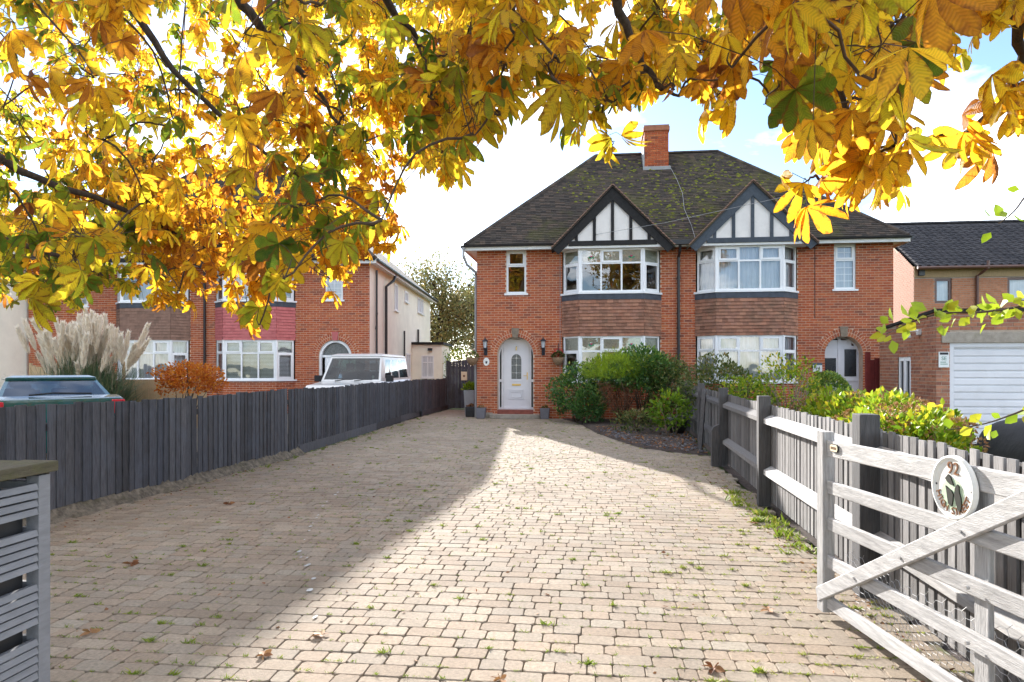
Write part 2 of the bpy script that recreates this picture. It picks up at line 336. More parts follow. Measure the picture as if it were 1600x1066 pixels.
M['slate_chip'] = material('slate_chippings', [(0.10, 0.10, 0.12), (0.16, 0.16, 0.18), (0.22, 0.21, 0.21), (0.08, 0.075, 0.085)], 0.8, (0.8, 1.2), 30, world=True)
M['bark'] = material('chestnut_bark', [(0.055, 0.042, 0.033)], 0.95, (0.5, 1.4), 14, stretch=(3, 3, 0.8), bump=0.6, bscale=40, world=True)
M['twig'] = material('brown_twig', [(0.085, 0.055, 0.035), (0.06, 0.042, 0.03)], 0.9, (0.7, 1.3), 30, world=True)
M['pale_stem'] = material('pale_stem', [(0.22, 0.17, 0.12)], 0.9, (0.7, 1.2), 20, world=True)
M['grey_pot'] = material('grey_fibre_pot', [(0.17, 0.165, 0.185)], 0.7, (0.85, 1.1), 8)
M['zinc_pot'] = material('zinc_planter', [(0.33, 0.34, 0.35)], 0.5, (0.85, 1.1), 6)
M['black_pot'] = material('black_plastic_pot', [(0.018, 0.018, 0.02)], 0.45, (0.8, 1.3), 9, spec=0.5)
M['car_teal'] = material('dark_teal_car_paint', [(0.008, 0.07, 0.066)], 0.22, (0.95, 1.05), 2, spec=0.6, coat=1.0)
M['car_white'] = material('white_car_paint', [(0.62, 0.61, 0.59)], 0.35, (0.92, 1.04), 2, spec=0.5, coat=0.5)
M['car_glass'] = glass_material('car_glass', (0.30, 0.40, 0.46), 0.08)
M['car_trim'] = material('black_car_trim', [(0.02, 0.02, 0.022)], 0.5, (0.8, 1.2), 9)
M['car_inside'] = material('car_interior', [(0.035, 0.04, 0.05)], 0.9, (0.8, 1.2), 6)
M['tyre'] = material('tyre_rubber', [(0.02, 0.02, 0.02)], 0.85, (0.8, 1.2), 20)
M['rim'] = material('alloy_rim', [(0.45, 0.45, 0.46)], 0.35, (0.9, 1.1), 9, metal=0.9)
M['red_lens'] = material('red_lamp_lens', [(0.55, 0.02, 0.03)], 0.15, (0.9, 1.1), 9, spec=0.6)
M['clear_lens'] = material('clear_lamp_lens', [(0.55, 0.57, 0.58)], 0.15, (0.9, 1.1), 9, spec=0.6)
M['cover'] = material('black_motorcycle_cover', [(0.012, 0.012, 0.013)], 0.6, (0.7, 1.5), 5, spec=0.5, bump=0.8, bscale=9)
M['paper'] = material('cream_paper', [(0.72, 0.62, 0.42)], 0.8, (0.95, 1.03), 9)
M['plaque_white'] = material('white_cast_plaque', [(0.76, 0.76, 0.72)], 0.4, (0.93, 1.03), 9, spec=0.5)
M['plaque_green'] = material('pale_green_paint', [(0.50, 0.62, 0.44)], 0.5, (0.8, 1.15), 18)
M['dog_dark'] = material('dark_painted_relief', [(0.012, 0.014, 0.008)], 0.7, (0.6, 1.6), 40)
M['ink'] = material('dark_ink', [(0.03, 0.03, 0.035)], 0.6)
M['sign_white'] = material('white_sign_plate', [(0.70, 0.73, 0.72)], 0.5, (0.95, 1.03), 9)
M['sign_green'] = material('dull_green_print', [(0.12, 0.26, 0.2)], 0.6)
M['slate_sign'] = material('blue_slate_band', [(0.09, 0.15, 0.18)], 0.6)
M['lantern'] = material('dark_lantern_metal', [(0.03, 0.034, 0.045)], 0.45, (0.8, 1.2), 9, metal=0.4)
M['lamp_glass'] = material('frosted_lantern_glass', [(0.55, 0.57, 0.6)], 0.2, (0.9, 1.1), 9, spec=0.6)
M['wicker'] = material('coir_basket', [(0.20, 0.125, 0.075), (0.26, 0.17, 0.1)], 0.95, (0.6, 1.3), 30)
M['flower_pink'] = material('pink_petal', [(0.75, 0.38, 0.33), (0.8, 0.55, 0.5)], 0.7)
M['flower_red'] = material('red_petal', [(0.6, 0.03, 0.05)], 0.7)
M['wire'] = material('galvanised_wire', [(0.5, 0.5, 0.5)], 0.4, metal=0.8)
M['cable'] = material('grey_cable', [(0.30, 0.30, 0.30)], 0.6)
M['paint_mark'] = material('white_paint_splash', [(0.50, 0.51, 0.51)], 0.8, (0.7, 1.1), 30)
M['stain_blue'] = material('stained_glass_blue', [(0.05, 0.16, 0.3)], 0.2)
M['stain_green'] = material('stained_glass_green', [(0.06, 0.25, 0.12)], 0.2)
M['stain_red'] = material('stained_glass_red', [(0.4, 0.06, 0.12)], 0.2)
M['pale_pane'] = material('pale_patterned_pane', [(0.42, 0.43, 0.35)], 0.25, (0.75, 1.2), 25, spec=0.6)
M['garage_white'] = material('white_garage_door', [(0.66, 0.67, 0.70)], 0.45, (0.92, 1.04), 2, stain=((0.45, 0.44, 0.42), 0.3), stain_scale=2.5)
M['dead_flower'] = material('dry_flower_head', [(0.38, 0.24, 0.19), (0.45, 0.33, 0.28)], 0.95)
M['plume'] = leaf_material('pampas_plume', [(0.0, (0.82, 0.72, 0.58)), (1.0, (0.92, 0.86, 0.76))], 0.45, 0.9)
CH = [(0.0, (0.05, 0.10, 0.012)), (0.2, (0.18, 0.24, 0.018)), (0.38, (0.58, 0.48, 0.025)), (0.56, (0.86, 0.56, 0.028)), (0.74, (0.80, 0.38, 0.022)), (0.9, (0.46, 0.17, 0.02)), (1.0, (0.2, 0.07, 0.02))]
M['chestnut'] = leaf_material('autumn_chestnut_leaf', CH, 0.76, 0.45, veins=True)
M['leaf_green'] = leaf_material('glossy_evergreen_leaf', [(0, (0.03, 0.08, 0.022)), (0.5, (0.065, 0.16, 0.035)), (0.8, (0.15, 0.25, 0.045)), (1, (0.4, 0.42, 0.06))], 0.25, 0.28)
M['leaf_lime'] = leaf_material('lime_green_leaf', [(0, (0.06, 0.13, 0.01)), (0.5, (0.17, 0.28, 0.015)), (0.8, (0.32, 0.40, 0.02)), (1, (0.55, 0.45, 0.03))], 0.45, 0.45)
M['leaf_conifer'] = leaf_material('golden_conifer_spray', [(0, (0.07, 0.14, 0.01)), (0.5, (0.22, 0.34, 0.015)), (1, (0.36, 0.45, 0.025))], 0.3, 0.6)
M['leaf_mixed'] = leaf_material('mixed_olive_leaf', [(0, (0.035, 0.06, 0.02)), (0.45, (0.09, 0.13, 0.03)), (0.75, (0.17, 0.17, 0.05)), (1, (0.3, 0.2, 0.07))], 0.35, 0.45)
M['leaf_maple'] = leaf_material('orange_maple_leaf', [(0, (0.30, 0.06, 0.01)), (0.5, (0.50, 0.13, 0.015)), (1, (0.60, 0.26, 0.03))], 0.5, 0.5)
M['leaf_pampas'] = leaf_material('blue_green_grass_blade', [(0, (0.05, 0.09, 0.045)), (0.6, (0.12, 0.18, 0.09)), (1, (0.36, 0.33, 0.16))], 0.3, 0.5)
M['leaf_weed'] = leaf_material('driveway_weed_blade', [(0, (0.09, 0.16, 0.018)), (0.6, (0.23, 0.31, 0.035)), (1, (0.45, 0.39, 0.09))], 0.35, 0.6)
M['leaf_dry'] = leaf_material('dry_fallen_leaf', [(0, (0.10, 0.035, 0.018)), (0.5, (0.24, 0.10, 0.04)), (1, (0.40, 0.24, 0.10))], 0.2, 0.7)
M['leaf_tree'] = leaf_material('thinning_tree_leaf', [(0, (0.12, 0.14, 0.05)), (0.5, (0.22, 0.23, 0.085)), (1, (0.36, 0.27, 0.10))], 0.4, 0.6)
M['leaf_autumn'] = leaf_material('orange_street_tree_leaf', [(0, (0.16, 0.15, 0.02)), (0.5, (0.45, 0.26, 0.03)), (1, (0.42, 0.13, 0.02))], 0.4, 0.6)
# ------------------------------------------------------------------ ground and drive
def axes(x, y, z, o):
    m = Matrix.Identity(4)
    for i, a in enumerate((x, y, z)):
        for r in range(3): m[r][i] = a[r]
    for r in range(3): m[r][3] = o[r]
    return m
def inside(poly, x, y):
    c = False; n = len(poly); j = n - 1
    for i in range(n):
        xi, yi = poly[i]; xj, yj = poly[j]
        if (yi > y) != (yj > y) and x < (xj - xi) * (y - yi) / (yj - yi) + xi: c = not c
        j = i
    return c
def sheet(poly, z): return MB().add([(x, y, z) for x, y in poly], [tuple(range(len(poly)))], 0.5)

struct('ground', sheet([(-900, -900), (900, -900), (900, 1200), (-900, 1200)], -0.06), M['grass_ground'])
struct('road', sheet([(-80, -11), (80, -11), (80, -4.2), (-80, -4.2)], -0.052), M['asphalt'])
struct('pavement', MB().box(-80, 80, -4.1, -2.0, -0.05, 0.0), M['concrete'])
struct('gravel_drive', sheet([(-16, -1.9), (-5.5, -1.9), (-5.62, 24.6), (-7.3, 24.6), (-7.6, 21.9), (-20, 20.8)], -0.012), M['gravel'])
struct('garage_forecourt', sheet([(5.2, -1.9), (14, -1.9), (14, 14.6), (6.2, 14.6)], -0.02), M['concrete'])
BED = [(-0.95, 20.58), (-0.5, 19.3), (-0.25, 18.2), (0.02, 16.6), (0.38, 15.0), (0.92, 13.25), (1.55, 12.55), (2.06, 12.15), (2.12, 14), (2.3, 17), (2.45, 20.58)]
DRIVE = [(-5.34, -1.9), (-5.36, 6.2), (-5.12, 11.5), (-5.4, 19.8), (-5.27, 24.55), (-3.58, 24.55), (-3.58, 20.6)] + BED[:8] + [(1.98, 10.9), (1.90, 7.85), (1.90, 4.85), (2.0, 2.4), (2.4, 2.2), (2.4, -1.9)]
drive = struct('driveway', sheet(DRIVE, -0.011), M['joint'])

PITCH = 0.127
def paver_poly(w, d, rr):
    g = 0.0022; x, y = w / 2 - g, d / 2 - g
    c = [0.006 + 0.014 * rr() for _ in range(4)]
    j = lambda: (rr() - .5) * 0.005
    top = [(-x + c[0], -y + j()), (x - c[1], -y + j()), (x + j(), -y + c[1]), (x + j(), y - c[2]), (x - c[2], y + j()), (-x + c[3], y + j()), (-x + j(), y - c[3]), (-x + j(), -y + c[0])]
    return top
def paver_verts(w, d, rr, tilt=0.0):
    t = paver_poly(w, d, rr); dz = [(rr() - .5) * tilt for _ in range(2)]
    h = lambda x, y: dz[0] * x + dz[1] * y
    top = [(x * 0.965, y * 0.945, h(x, y)) for x, y in t]
    mid = [(x, y, h(x, y) - 0.0045) for x, y in t]
    low = [(x, y, -0.03) for x, y in t]
    return top + mid + low
PF = [tuple(range(8))] + [(i + 8, (i + 1) % 8 + 8, (i + 1) % 8, i) for i in range(8)] + [(i + 16, (i + 1) % 8 + 16, (i + 1) % 8 + 8, i + 8) for i in range(8)]
sizes = [0.205, 0.165, 0.13, 0.10]
pavers = []
row = 0; y = -1.6
while y < 24.5:
    x = -5.5 + rnd.random() * 0.2
    while x < 2.4:
        wd = rnd.choices(sizes, [5, 4, 3, 1.2])[0]
        cx = x + wd / 2
        if inside(DRIVE, cx, y): pavers.append((cx, y + math.sin(cx * 0.9) * 0.012, wd))
        x += wd
    y += PITCH
def seen(p):
    d = p[1] * math.cos(YAW) - p[0] * math.sin(YAW)
    if d < 3.25: return None
    px = 800 + 1050 * (p[0] * math.cos(YAW) + p[1] * math.sin(YAW)) / d
    return d if 70 < px < 1330 else None
near = sorted([(seen(p), i) for i, p in enumerate(pavers) if seen(p)])[:300]
near = {i for _, i in near}
pm_cache = {}
for wd in sizes:
    for k in range(4):
        b = MB(); b.add(paver_verts(wd, PITCH, rnd.random, 0.02), PF, 0.0); pm_cache[wd, k] = b.mesh('paving_block', M['paver'])
rest = MB()
for i, (x, y, wd) in enumerate(pavers):
    z = (rnd.random() - .5) * 0.005 + 0.004 * math.sin(x * 1.7) * math.sin(y * 0.9)
    if i in near:
        link('paving_block', pm_cache[wd, rnd.randrange(4)], drive, Matrix.Translation((x, y, z)) @ Matrix.Rotation((rnd.random() - .5) * 0.03, 4, 'Z'))
    else:
        r = (rnd.random() - .5) * 0.03
        rest.add([(x + vx - r * vy, y + vy + r * vx, z + vz) for vx, vy, vz in paver_verts(wd, PITCH, rnd.random, 0.02)], PF)
rest.build('far_paving_blocks', M['paver'], drive, kind='stuff')

# planting bed: a low mound with chippings
bed = MB(); cxb, cyb = 1.2, 16.6
ring = [(x, y, 0.004) for x, y in BED]; ring2 = [(x + (cxb - x) * 0.12, y + (cyb - y) * 0.12, 0.045) for x, y in BED]
nb = len(BED)
bed.add(ring + ring2 + [(cxb, cyb, 0.09)], [(i, (i + 1) % nb, (i + 1) % nb + nb, i + nb) for i in range(nb)] + [(i + nb, (i + 1) % nb + nb, 2 * nb) for i in range(nb)], 0.5)
struct('planting_bed', bed, M['soil'], smooth=True)
RG = [(1.96, 2.4), (7.0, 2.6), (7.0, 17.5), (8.9, 20.55), (2.5, 20.55), (2.25, 14), (2.05, 10.9), (1.96, 7.8)]
struct('neighbour_garden', sheet(RG, -0.025), M['soil'])

# ------------------------------------------------------------------ brickwork, windows
BL, BH, BJ = 0.211, 0.061, 0.014
def brickwork(parent, fr, u0, u1, z0, z1, holes, mat, mortar, n_ind=0, focus=(0, 0), mid_back=0.006, zstep=0.075, bl=BL, wall_name='mortar_bed', top=None):
    """holes: ('rect',u0,u1,z0,z1) or ('arch',c,R,zbase,zspring,ring); top: function u->z limit"""
    mb = MB(); full = []
    def spans(zc, extra=0.0):
        sp = [(u0, u1)]
        for h in holes:
            if h[0] == 'rect':
                if not (h[3] - 0.02 < zc < h[4] + 0.02): continue
                a, b = h[1], h[2]
            else:
                c, R, zb, zs, ring = h[1:]
                if zc < zs:
                    if zc < zb: continue
                    a, b = c - R, c + R
                else:
                    rr = R + ring
                    if zc > zs + rr: continue
                    q = math.sqrt(max(rr * rr - (zc - zs) ** 2, 0)); a, b = c - q, c + q
                    if zc < zs + BH: pass
            ns = []
            for s, e in sp:
                if b <= s or a >= e: ns.append((s, e)); continue
                if a > s: ns.append((s, a))
                if b < e: ns.append((b, e))
            sp = ns
        return sp
    k = 0; z = z0
    while z + BH <= z1 + 0.03:
        zt = min(z + zstep - BJ, z1); zc = (z + zt) / 2
        for s, e in spans(zc):
            u = math.floor((s - u0) / (bl + BJ)) * (bl + BJ) + u0 - (0 if k % 2 else (bl + BJ) / 2)
            while u < e:
                a, b = max(u, s), min(u + bl, e)
                if b - a > 0.03 and (top is None or top((a + b) / 2) > zt):
                    if b - a > bl - 0.004 and zt - z > zstep - BJ - 0.003: full.append(((a + b) / 2, zc))
                    else:
                        o = 0.006 + rnd.random() * 0.003
                        mb.add([fr.pt(a, o, z), fr.pt(b, o, z), fr.pt(b, o, zt), fr.pt(a, o, zt), fr.pt(a, -0.01, z), fr.pt(b, -0.01, z), fr.pt(b, -0.01, zt), fr.pt(a, -0.01, zt)], [(0, 1, 2, 3), (3, 2, 6, 7), (1, 0, 4, 5), (0, 3, 7, 4), (2, 1, 5, 6)])
                u += bl + BJ
        z += zstep; k += 1
    full.sort(key=lambda q: (q[0] - focus[0]) ** 2 + 1.6 * (q[1] - focus[1]) ** 2)
    hz = (zstep - BJ) / 2
    if n_ind:
        b = MB(); x, zz_, o = bl / 2, hz, 0.008
        b.add([(-x, -o, -zz_), (x, -o, -zz_), (x, -o, zz_), (-x, -o, zz_), (-x, .01, -zz_), (x, .01, -zz_), (x, .01, zz_), (-x, .01, zz_)], [(0, 1, 2, 3), (3, 2, 6, 7), (1, 0, 4, 5), (0, 3, 7, 4), (2, 1, 5, 6)], 0.0)
        me = b.mesh('brick', mat)
    wall = MB()
    us = sorted({u0, u1} | {min(max(v, u0), u1) for h in holes for v in ((h[1], h[2]) if h[0] == 'rect' else (h[1] - h[2], h[1] + h[2]))})
    zs_ = sorted({z0, z1} | {min(max(v, z0), z1) for h in holes for v in ((h[3], h[4]) if h[0] == 'rect' else (h[3], h[4] + h[2]))})
    if top is not None: us = sorted(set(us) | {u0 + (u1 - u0) * i / 12 for i in range(13)})
    for a, b2 in zip(us, us[1:]):
        for c, d in zip(zs_, zs_[1:]):
            um, zm = (a + b2) / 2, (c + d) / 2
            hit = False
            for h in holes:
                if h[0] == 'rect': hit |= h[1] < um < h[2] and h[3] < zm < h[4]
                else: hit |= h[1] - h[2] < um < h[1] + h[2] and h[3] < zm < h[4] + h[2]
            if not hit and b2 - a > 1e-5 and d - c > 1e-5:
                da, db = (d, d) if top is None else (min(d, top(a)), min(d, top(b2)))
                wall.add([fr.pt(a, 0, c), fr.pt(b2, 0, c), fr.pt(b2, 0, db), fr.pt(a, 0, da)], [(0, 1, 2, 3)])
    for h in holes:   # reveals and arch spandrels
        if h[0] == 'rect':
            a, b2, c, d = h[1:5]; dp = -0.12
            c = max(c, z0); d = min(d, z1)
            for p, q in (((a, c), (a, d)), ((a, d), (b2, d)), ((b2, d), (b2, c)), ((b2, c), (a, c))):
                wall.add([fr.pt(p[0], 0, p[1]), fr.pt(q[0], 0, q[1]), fr.pt(q[0], dp, q[1]), fr.pt(p[0], dp, p[1])], [(0, 1, 2, 3)])
        else:
            c, R, zb, zs, ring = h[1:]; dp = -0.32; m = 16
            arc = [(c + R * math.cos(math.pi * i / m), zs + R * math.sin(math.pi * i / m)) for i in range(m + 1)]
            for p, q in zip(arc, arc[1:]):
                wall.add([fr.pt(p[0], 0, p[1]), fr.pt(p[0], 0, zs + R), fr.pt(q[0], 0, zs + R), fr.pt(q[0], 0, q[1])], [(0, 1, 2, 3)])
            for p, q in zip([(c + R, zb)] + arc, arc + [(c - R, zb)]):
                wall.add([fr.pt(p[0], 0, p[1]), fr.pt(q[0], 0, q[1]), fr.pt(q[0], dp, q[1]), fr.pt(p[0], dp, p[1])], [(0, 1, 2, 3)])
    wo = wall.build(wall_name, mortar, parent)
    for (u, zc) in full[:n_ind]:
        p = fr.pt(u, (rnd.random() - .5) * 0.003, zc)
        link('brick', me, wo, axes(fr.u, -fr.o, Vector((0, 0, 1)), p))
    for (u, zc) in full[n_ind:]:
        a, b2, c, d = u - bl / 2, u + bl / 2, zc - hz, zc + hz; o = 0.0065 + rnd.random() * 0.003
        mb.add([fr.pt(a, o, c), fr.pt(b2, o, c), fr.pt(b2, o, d), fr.pt(a, o, d), fr.pt(a, -0.01, c), fr.pt(b2, -0.01, c), fr.pt(b2, -0.01, d), fr.pt(a, -0.01, d)], [(0, 1, 2, 3), (3, 2, 6, 7), (1, 0, 4, 5), (0, 3, 7, 4), (2, 1, 5, 6)])
    if mb.v: mb.build('other_bricks', mat, wo, kind='stuff')
    return wo

def frame_window(mb, panes, fr, u0, u1, z0, z1, cols, transom=None, openers=(), depth=0.07, fw=0.055, oo=0.0):
    """white frame into mb, list of pane rectangles into panes"""
    o1, o0 = oo, oo - depth
    mb.fbox(fr, u0, u1, o0, o1, z0, z0 + fw); mb.fbox(fr, u0, u1, o0, o1, z1 - fw, z1)
    mb.fbox(fr, u0, u0 + fw, o0, o1 - .002, z0 + fw, z1 - fw); mb.fbox(fr, u1 - fw, u1, o0, o1 - .002, z0 + fw, z1 - fw)
    edges = [u0 + (u1 - u0) * c for c in [0] + list(cols) + [1]]
    for c in edges[1:-1]: mb.fbox(fr, c - fw * .45, c + fw * .45, o0, o1 - .003, z0 + fw, z1 - fw)
    rows = [z0, z1] if transom is None else [z0, transom, z1]
    for i, (a, b) in enumerate(zip(edges, edges[1:])):
        a2 = a + (fw if i == 0 else fw * .45); b2 = b - (fw if i == len(edges) - 2 else fw * .45)
        if transom is not None: mb.fbox(fr, a2, b2, o0, o1 - .005, transom - fw * .45, transom + fw * .45)
        for j, (c, d) in enumerate(zip(rows, rows[1:])):
            c2 = c + (fw if j == 0 else fw * .45); d2 = d - (fw if j == len(rows) - 2 else fw * .45)
            if (i, j) in openers:
                s = 0.045; e = o1 + 0.012
                mb.fbox(fr, a2 - .008, b2 + .008, o0, e, c2 - .008, c2 + s); mb.fbox(fr, a2 - .008, b2 + .008, o0, e, d2 - s, d2 + .008)
                mb.fbox(fr, a2 - .008, a2 + s, o0, e - .002, c2 + s, d2 - s); mb.fbox(fr, b2 - s, b2 + .008, o0, e - .002, c2 + s, d2 - s)
                panes.append((fr, a2 + s, b2 - s, c2 + s, d2 - s, oo - 0.02, i, j))
            else: panes.append((fr, a2, b2, c2, d2, oo - 0.03, i, j))
def put_panes(win, panes, mat=None):
    for (fr, a, b, c, d, o, i, j) in panes:
        MB().add([fr.pt(a, o, c), fr.pt(b, o, c), fr.pt(b, o, d), fr.pt(a, o, d)], [(0, 1, 2, 3)]).build('pane', mat or M['glass'], win)
def curtain(parent, fr, u0, u1, z0, z1, o, mat, waves=9, amp=0.03, name='net_curtain'):
    n = waves * 6; mb = MB(); vs = []
    for i in range(n + 1):
        u = u0 + (u1 - u0) * i / n; a = o + amp * math.sin(i / 6 * 2 * math.pi + math.sin(i * .37) * 1.2)
        vs += [fr.pt(u, a, z0), fr.pt(u, a, z1)]
    mb.add(vs, [(2 * i, 2 * i + 2, 2 * i + 3, 2 * i + 1) for i in range(n)], 0.5)
    return mb.build(name, mat, parent, smooth=True)
def blind(parent, fr, u0, u1, z0, z1, o):
    mb = MB(); z = z0
    while z < z1 - .03:
        mb.add([fr.pt(u0, o, z), fr.pt(u1, o, z), fr.pt(u1, o - .035, z + .03), fr.pt(u0, o - .035, z + .03)], [(0, 1, 2, 3)], .5); z += 0.045
    return mb.build('venetian_blind', M['blind'], parent)
def tulip(win, fr, u, z, o):
    def poly(pts, m, nm): MB().add([fr.pt(u + a, o, z + b) for a, b in pts], [tuple(range(len(pts)))], .5).build(nm, m, win)
    poly([(-.10, .0), (-.04, -.045), (0, -.05), (0, -.02), (-.05, .02)], M['stain_green'], 'stained_glass_leaf')
    poly([(.10, .0), (.05, .02), (0, -.02), (0, -.05), (.04, -.045)], M['stain_green'], 'stained_glass_leaf')
    poly([(-.035, .02), (0, -.015), (.035, .02), (.03, .05), (0, .035), (-.03, .05)], M['stain_red'], 'stained_glass_flower')
    poly([(-.065, .015), (-.035, -.02), (0, -.018), (-.035, .02)], M['stain_blue'], 'stained_glass_petal')

def bay_window(h, cx, hw, hf, proj, z_sill, z_top, z_band, z_ftop, z_gtop, tile_mat, frame_mat, base_brick, mortar, style):
    P = [Vector((cx - hw, 0, 0)), Vector((cx - hf, -proj, 0)), Vector((cx + hf, -proj, 0)), Vector((cx + hw, 0, 0))]
    frs = []
    for a, b in zip(P, P[1:]):
        u = (b - a); ln = u.length; u.normalize(); frs.append((Fr(a, u, Vector((u.y, -u.x, 0))), ln))
    zg0 = z_sill
    for lvl, (z0, z1) in enumerate(((zg0, z_gtop), (z_band, z_ftop))):
        mb = MB(); panes = []
        tr = z1 - (z1 - z0) * 0.335
        (fl, l0), (ff, l1), (fri, l2) = frs
        frame_window(mb, panes, fl, 0.05, l0 - .01, z0, z1, [], tr, {(0, 1)} if style != 'main' else {(0, 0)})
        frame_window(mb, panes, ff, 0.03, l1 - .03, z0, z1, [0.335, 0.665], tr, {(1, 1)} if style == 'main' else {(0, 1), (2, 1)})
        frame_window(mb, panes, fri, 0.01, l2 - .05, z0, z1, [], tr, {(0, 0)})
        for p in P[1:3]: mb.tube([p + Vector((0, 0.03, z0)), p + Vector((0, 0.03, z1))], 0.05, 8)
        # sill following the three sides
        out = [p + Vector((d, -0.06 if i in (1, 2) else 0, 0)) for i, (p, d) in enumerate(zip(P, (-.07, -.035, .035, .07)))]
        inn = [Vector((p.x, p.y + 0.05, 0)) for p in P]
        for i in range(3):
            q = [out[i], out[i + 1], inn[i + 1], inn[i]]
            mb.hexa([v + Vector((0, 0, z0 - .05)) for v in q] + [v + Vector((0, 0, z0 + .004)) for v in q])
        win = mb.build('bay_window', M['upvc'], h)
        put_panes(win, panes)
        if style == 'main':
            for (f, a, b, c, d, o, i, j) in panes:
                if j == 1 and f is ff and i in (0, 2):
                    tulip(win, f, (a + b) / 2, (c + d) / 2 - .02, o + 0.004)
                if j == 1:
                    MB().add([f.pt(a, o - .02, c), f.pt(b, o - .02, c), f.pt(b, o - .02, d), f.pt(a, o - .02, d)], [(0, 1, 2, 3)]).build('patterned_pane', M['pale_pane'], win)
        elif style == 'net':
            for (f, l) in frs: curtain(h, f, .05, l - .05, z0 + .04, z1 - .04, -0.16, M['net'], int(l * 6) + 2)
        elif style == 'blind':
            for (f, l) in frs: blind(h, f, .05, l - .05, z0 + .05, z1 - .05, -0.10)
    # band, tile hanging, base
    def skin(mb, z0, z1, off):
        q = [Vector((p.x + d * off, p.y - (off if i in (1, 2) else 0), 0)) for i, (p, d) in enumerate(zip(P, (-1, -.4, .4, 1)))]
        for i in range(3):
            a, b = q[i], q[i + 1]; c, d = Vector((P[i + 1].x, .1, 0)), Vector((P[i].x, .1, 0))
            mb.hexa([v + Vector((0, 0, z0)) for v in (a, b, c, d)] + [v + Vector((0, 0, z1)) for v in (a, b, c, d)])
    mb = MB(); skin(mb, z_band - .22, z_band - .055, 0.035); mb.build('lead_apron', M['lead'], h)
    mb = MB(); skin(mb, z_gtop + .01, z_band - .22, 0.0); th = mb.build('tile_backing', M['room'], h)
    zt = z_band - .22; gauge = 0.1; nrow = max(1, round((zt - z_gtop) / gauge)); gauge = (zt - z_gtop) / nrow
    t = MB(); t.hexa([(0, -.042, -gauge - .004), (1, -.042, -gauge - .004), (1, -.020, -gauge - .004), (0, -.020, -gauge - .004), (0, -.012, .012), (1, -.012, .012), (1, .0, .012), (0, .0, .012)], 0.0)
    me = t.mesh('hanging_tile', tile_mat)
    for (f, ln) in frs:
        for r in range(nrow):
            u = -0.0825 * (r % 2); z = zt - r * gauge
            while u < ln:
                a, b = max(u, -0.008), min(u + .1635, ln + .008)
                if b - a > .02:
                    mt = axes(f.u, -f.o, Vector((0, 0, 1)), f.pt(a, rnd.random() * .003, z + (rnd.random() - .5) * .004)) @ Matrix.Diagonal((b - a, 1, 1, 1))
                    link('hanging_tile', me, th, mt)
                u += .165
    for (f, ln) in frs:
        brickwork(h, f, 0, ln, 0.0, z_sill - .06, [], base_brick, mortar, wall_name='bay_base')
    # closed top, so that the room is dark
    MB().prism([p + Vector((0, 0, z_ftop - .002)) for p in P], (0, 0, .05)).build('bay_soffit', M['white'], h)
    return frs

def arch_ring(h, fr, c, R, zs, brick):
    mb = MB(); vs = []
    for ring, (r0, r1) in enumerate(((R + .004, R + .104), (R + .120, R + .220))):
        n = int(math.pi * (r0 + r1) / 2 / 0.078)
        for i in range(n):
            a0, a1 = math.pi * (i + .11) / n, math.pi * (i + .89) / n; o = .009 + rnd.random() * .003
            q = [(r0, a0), (r1, a0), (r1, a1), (r0, a1)]
            f = [fr.pt(c + r * math.cos(a), o, zs + r * math.sin(a)) for r, a in q]; b = [fr.pt(c + r * math.cos(a), -.02, zs + r * math.sin(a)) for r, a in q]
            mb.add(f + b, [(0, 1, 2, 3), (0, 4, 5, 1), (1, 5, 6, 2), (2, 6, 7, 3), (3, 7, 4, 0)])
    mb.build('brick_arch', brick, h)
    w = MB(); m = 24
    for i in range(m):
        a0, a1 = math.pi * i / m, math.pi * (i + 1) / m
        w.add([fr.pt(c + r * math.cos(a), 0.003, zs + r * math.sin(a)) for r, a in ((R, a0), (R + .228, a0), (R + .228, a1), (R, a1))], [(0, 1, 2, 3)])
    w.build('arch_mortar', M['mortar'], h)
def keystone(h, fr, c, z0, z1, mat):
    MB().prism([fr.pt(c - .085, -.02, z0), fr.pt(c + .085, -.02, z0), fr.pt(c + .12, -.02, z1), fr.pt(c - .12, -.02, z1)], fr.o * .055).build('keystone', mat, h, bevel=.006)

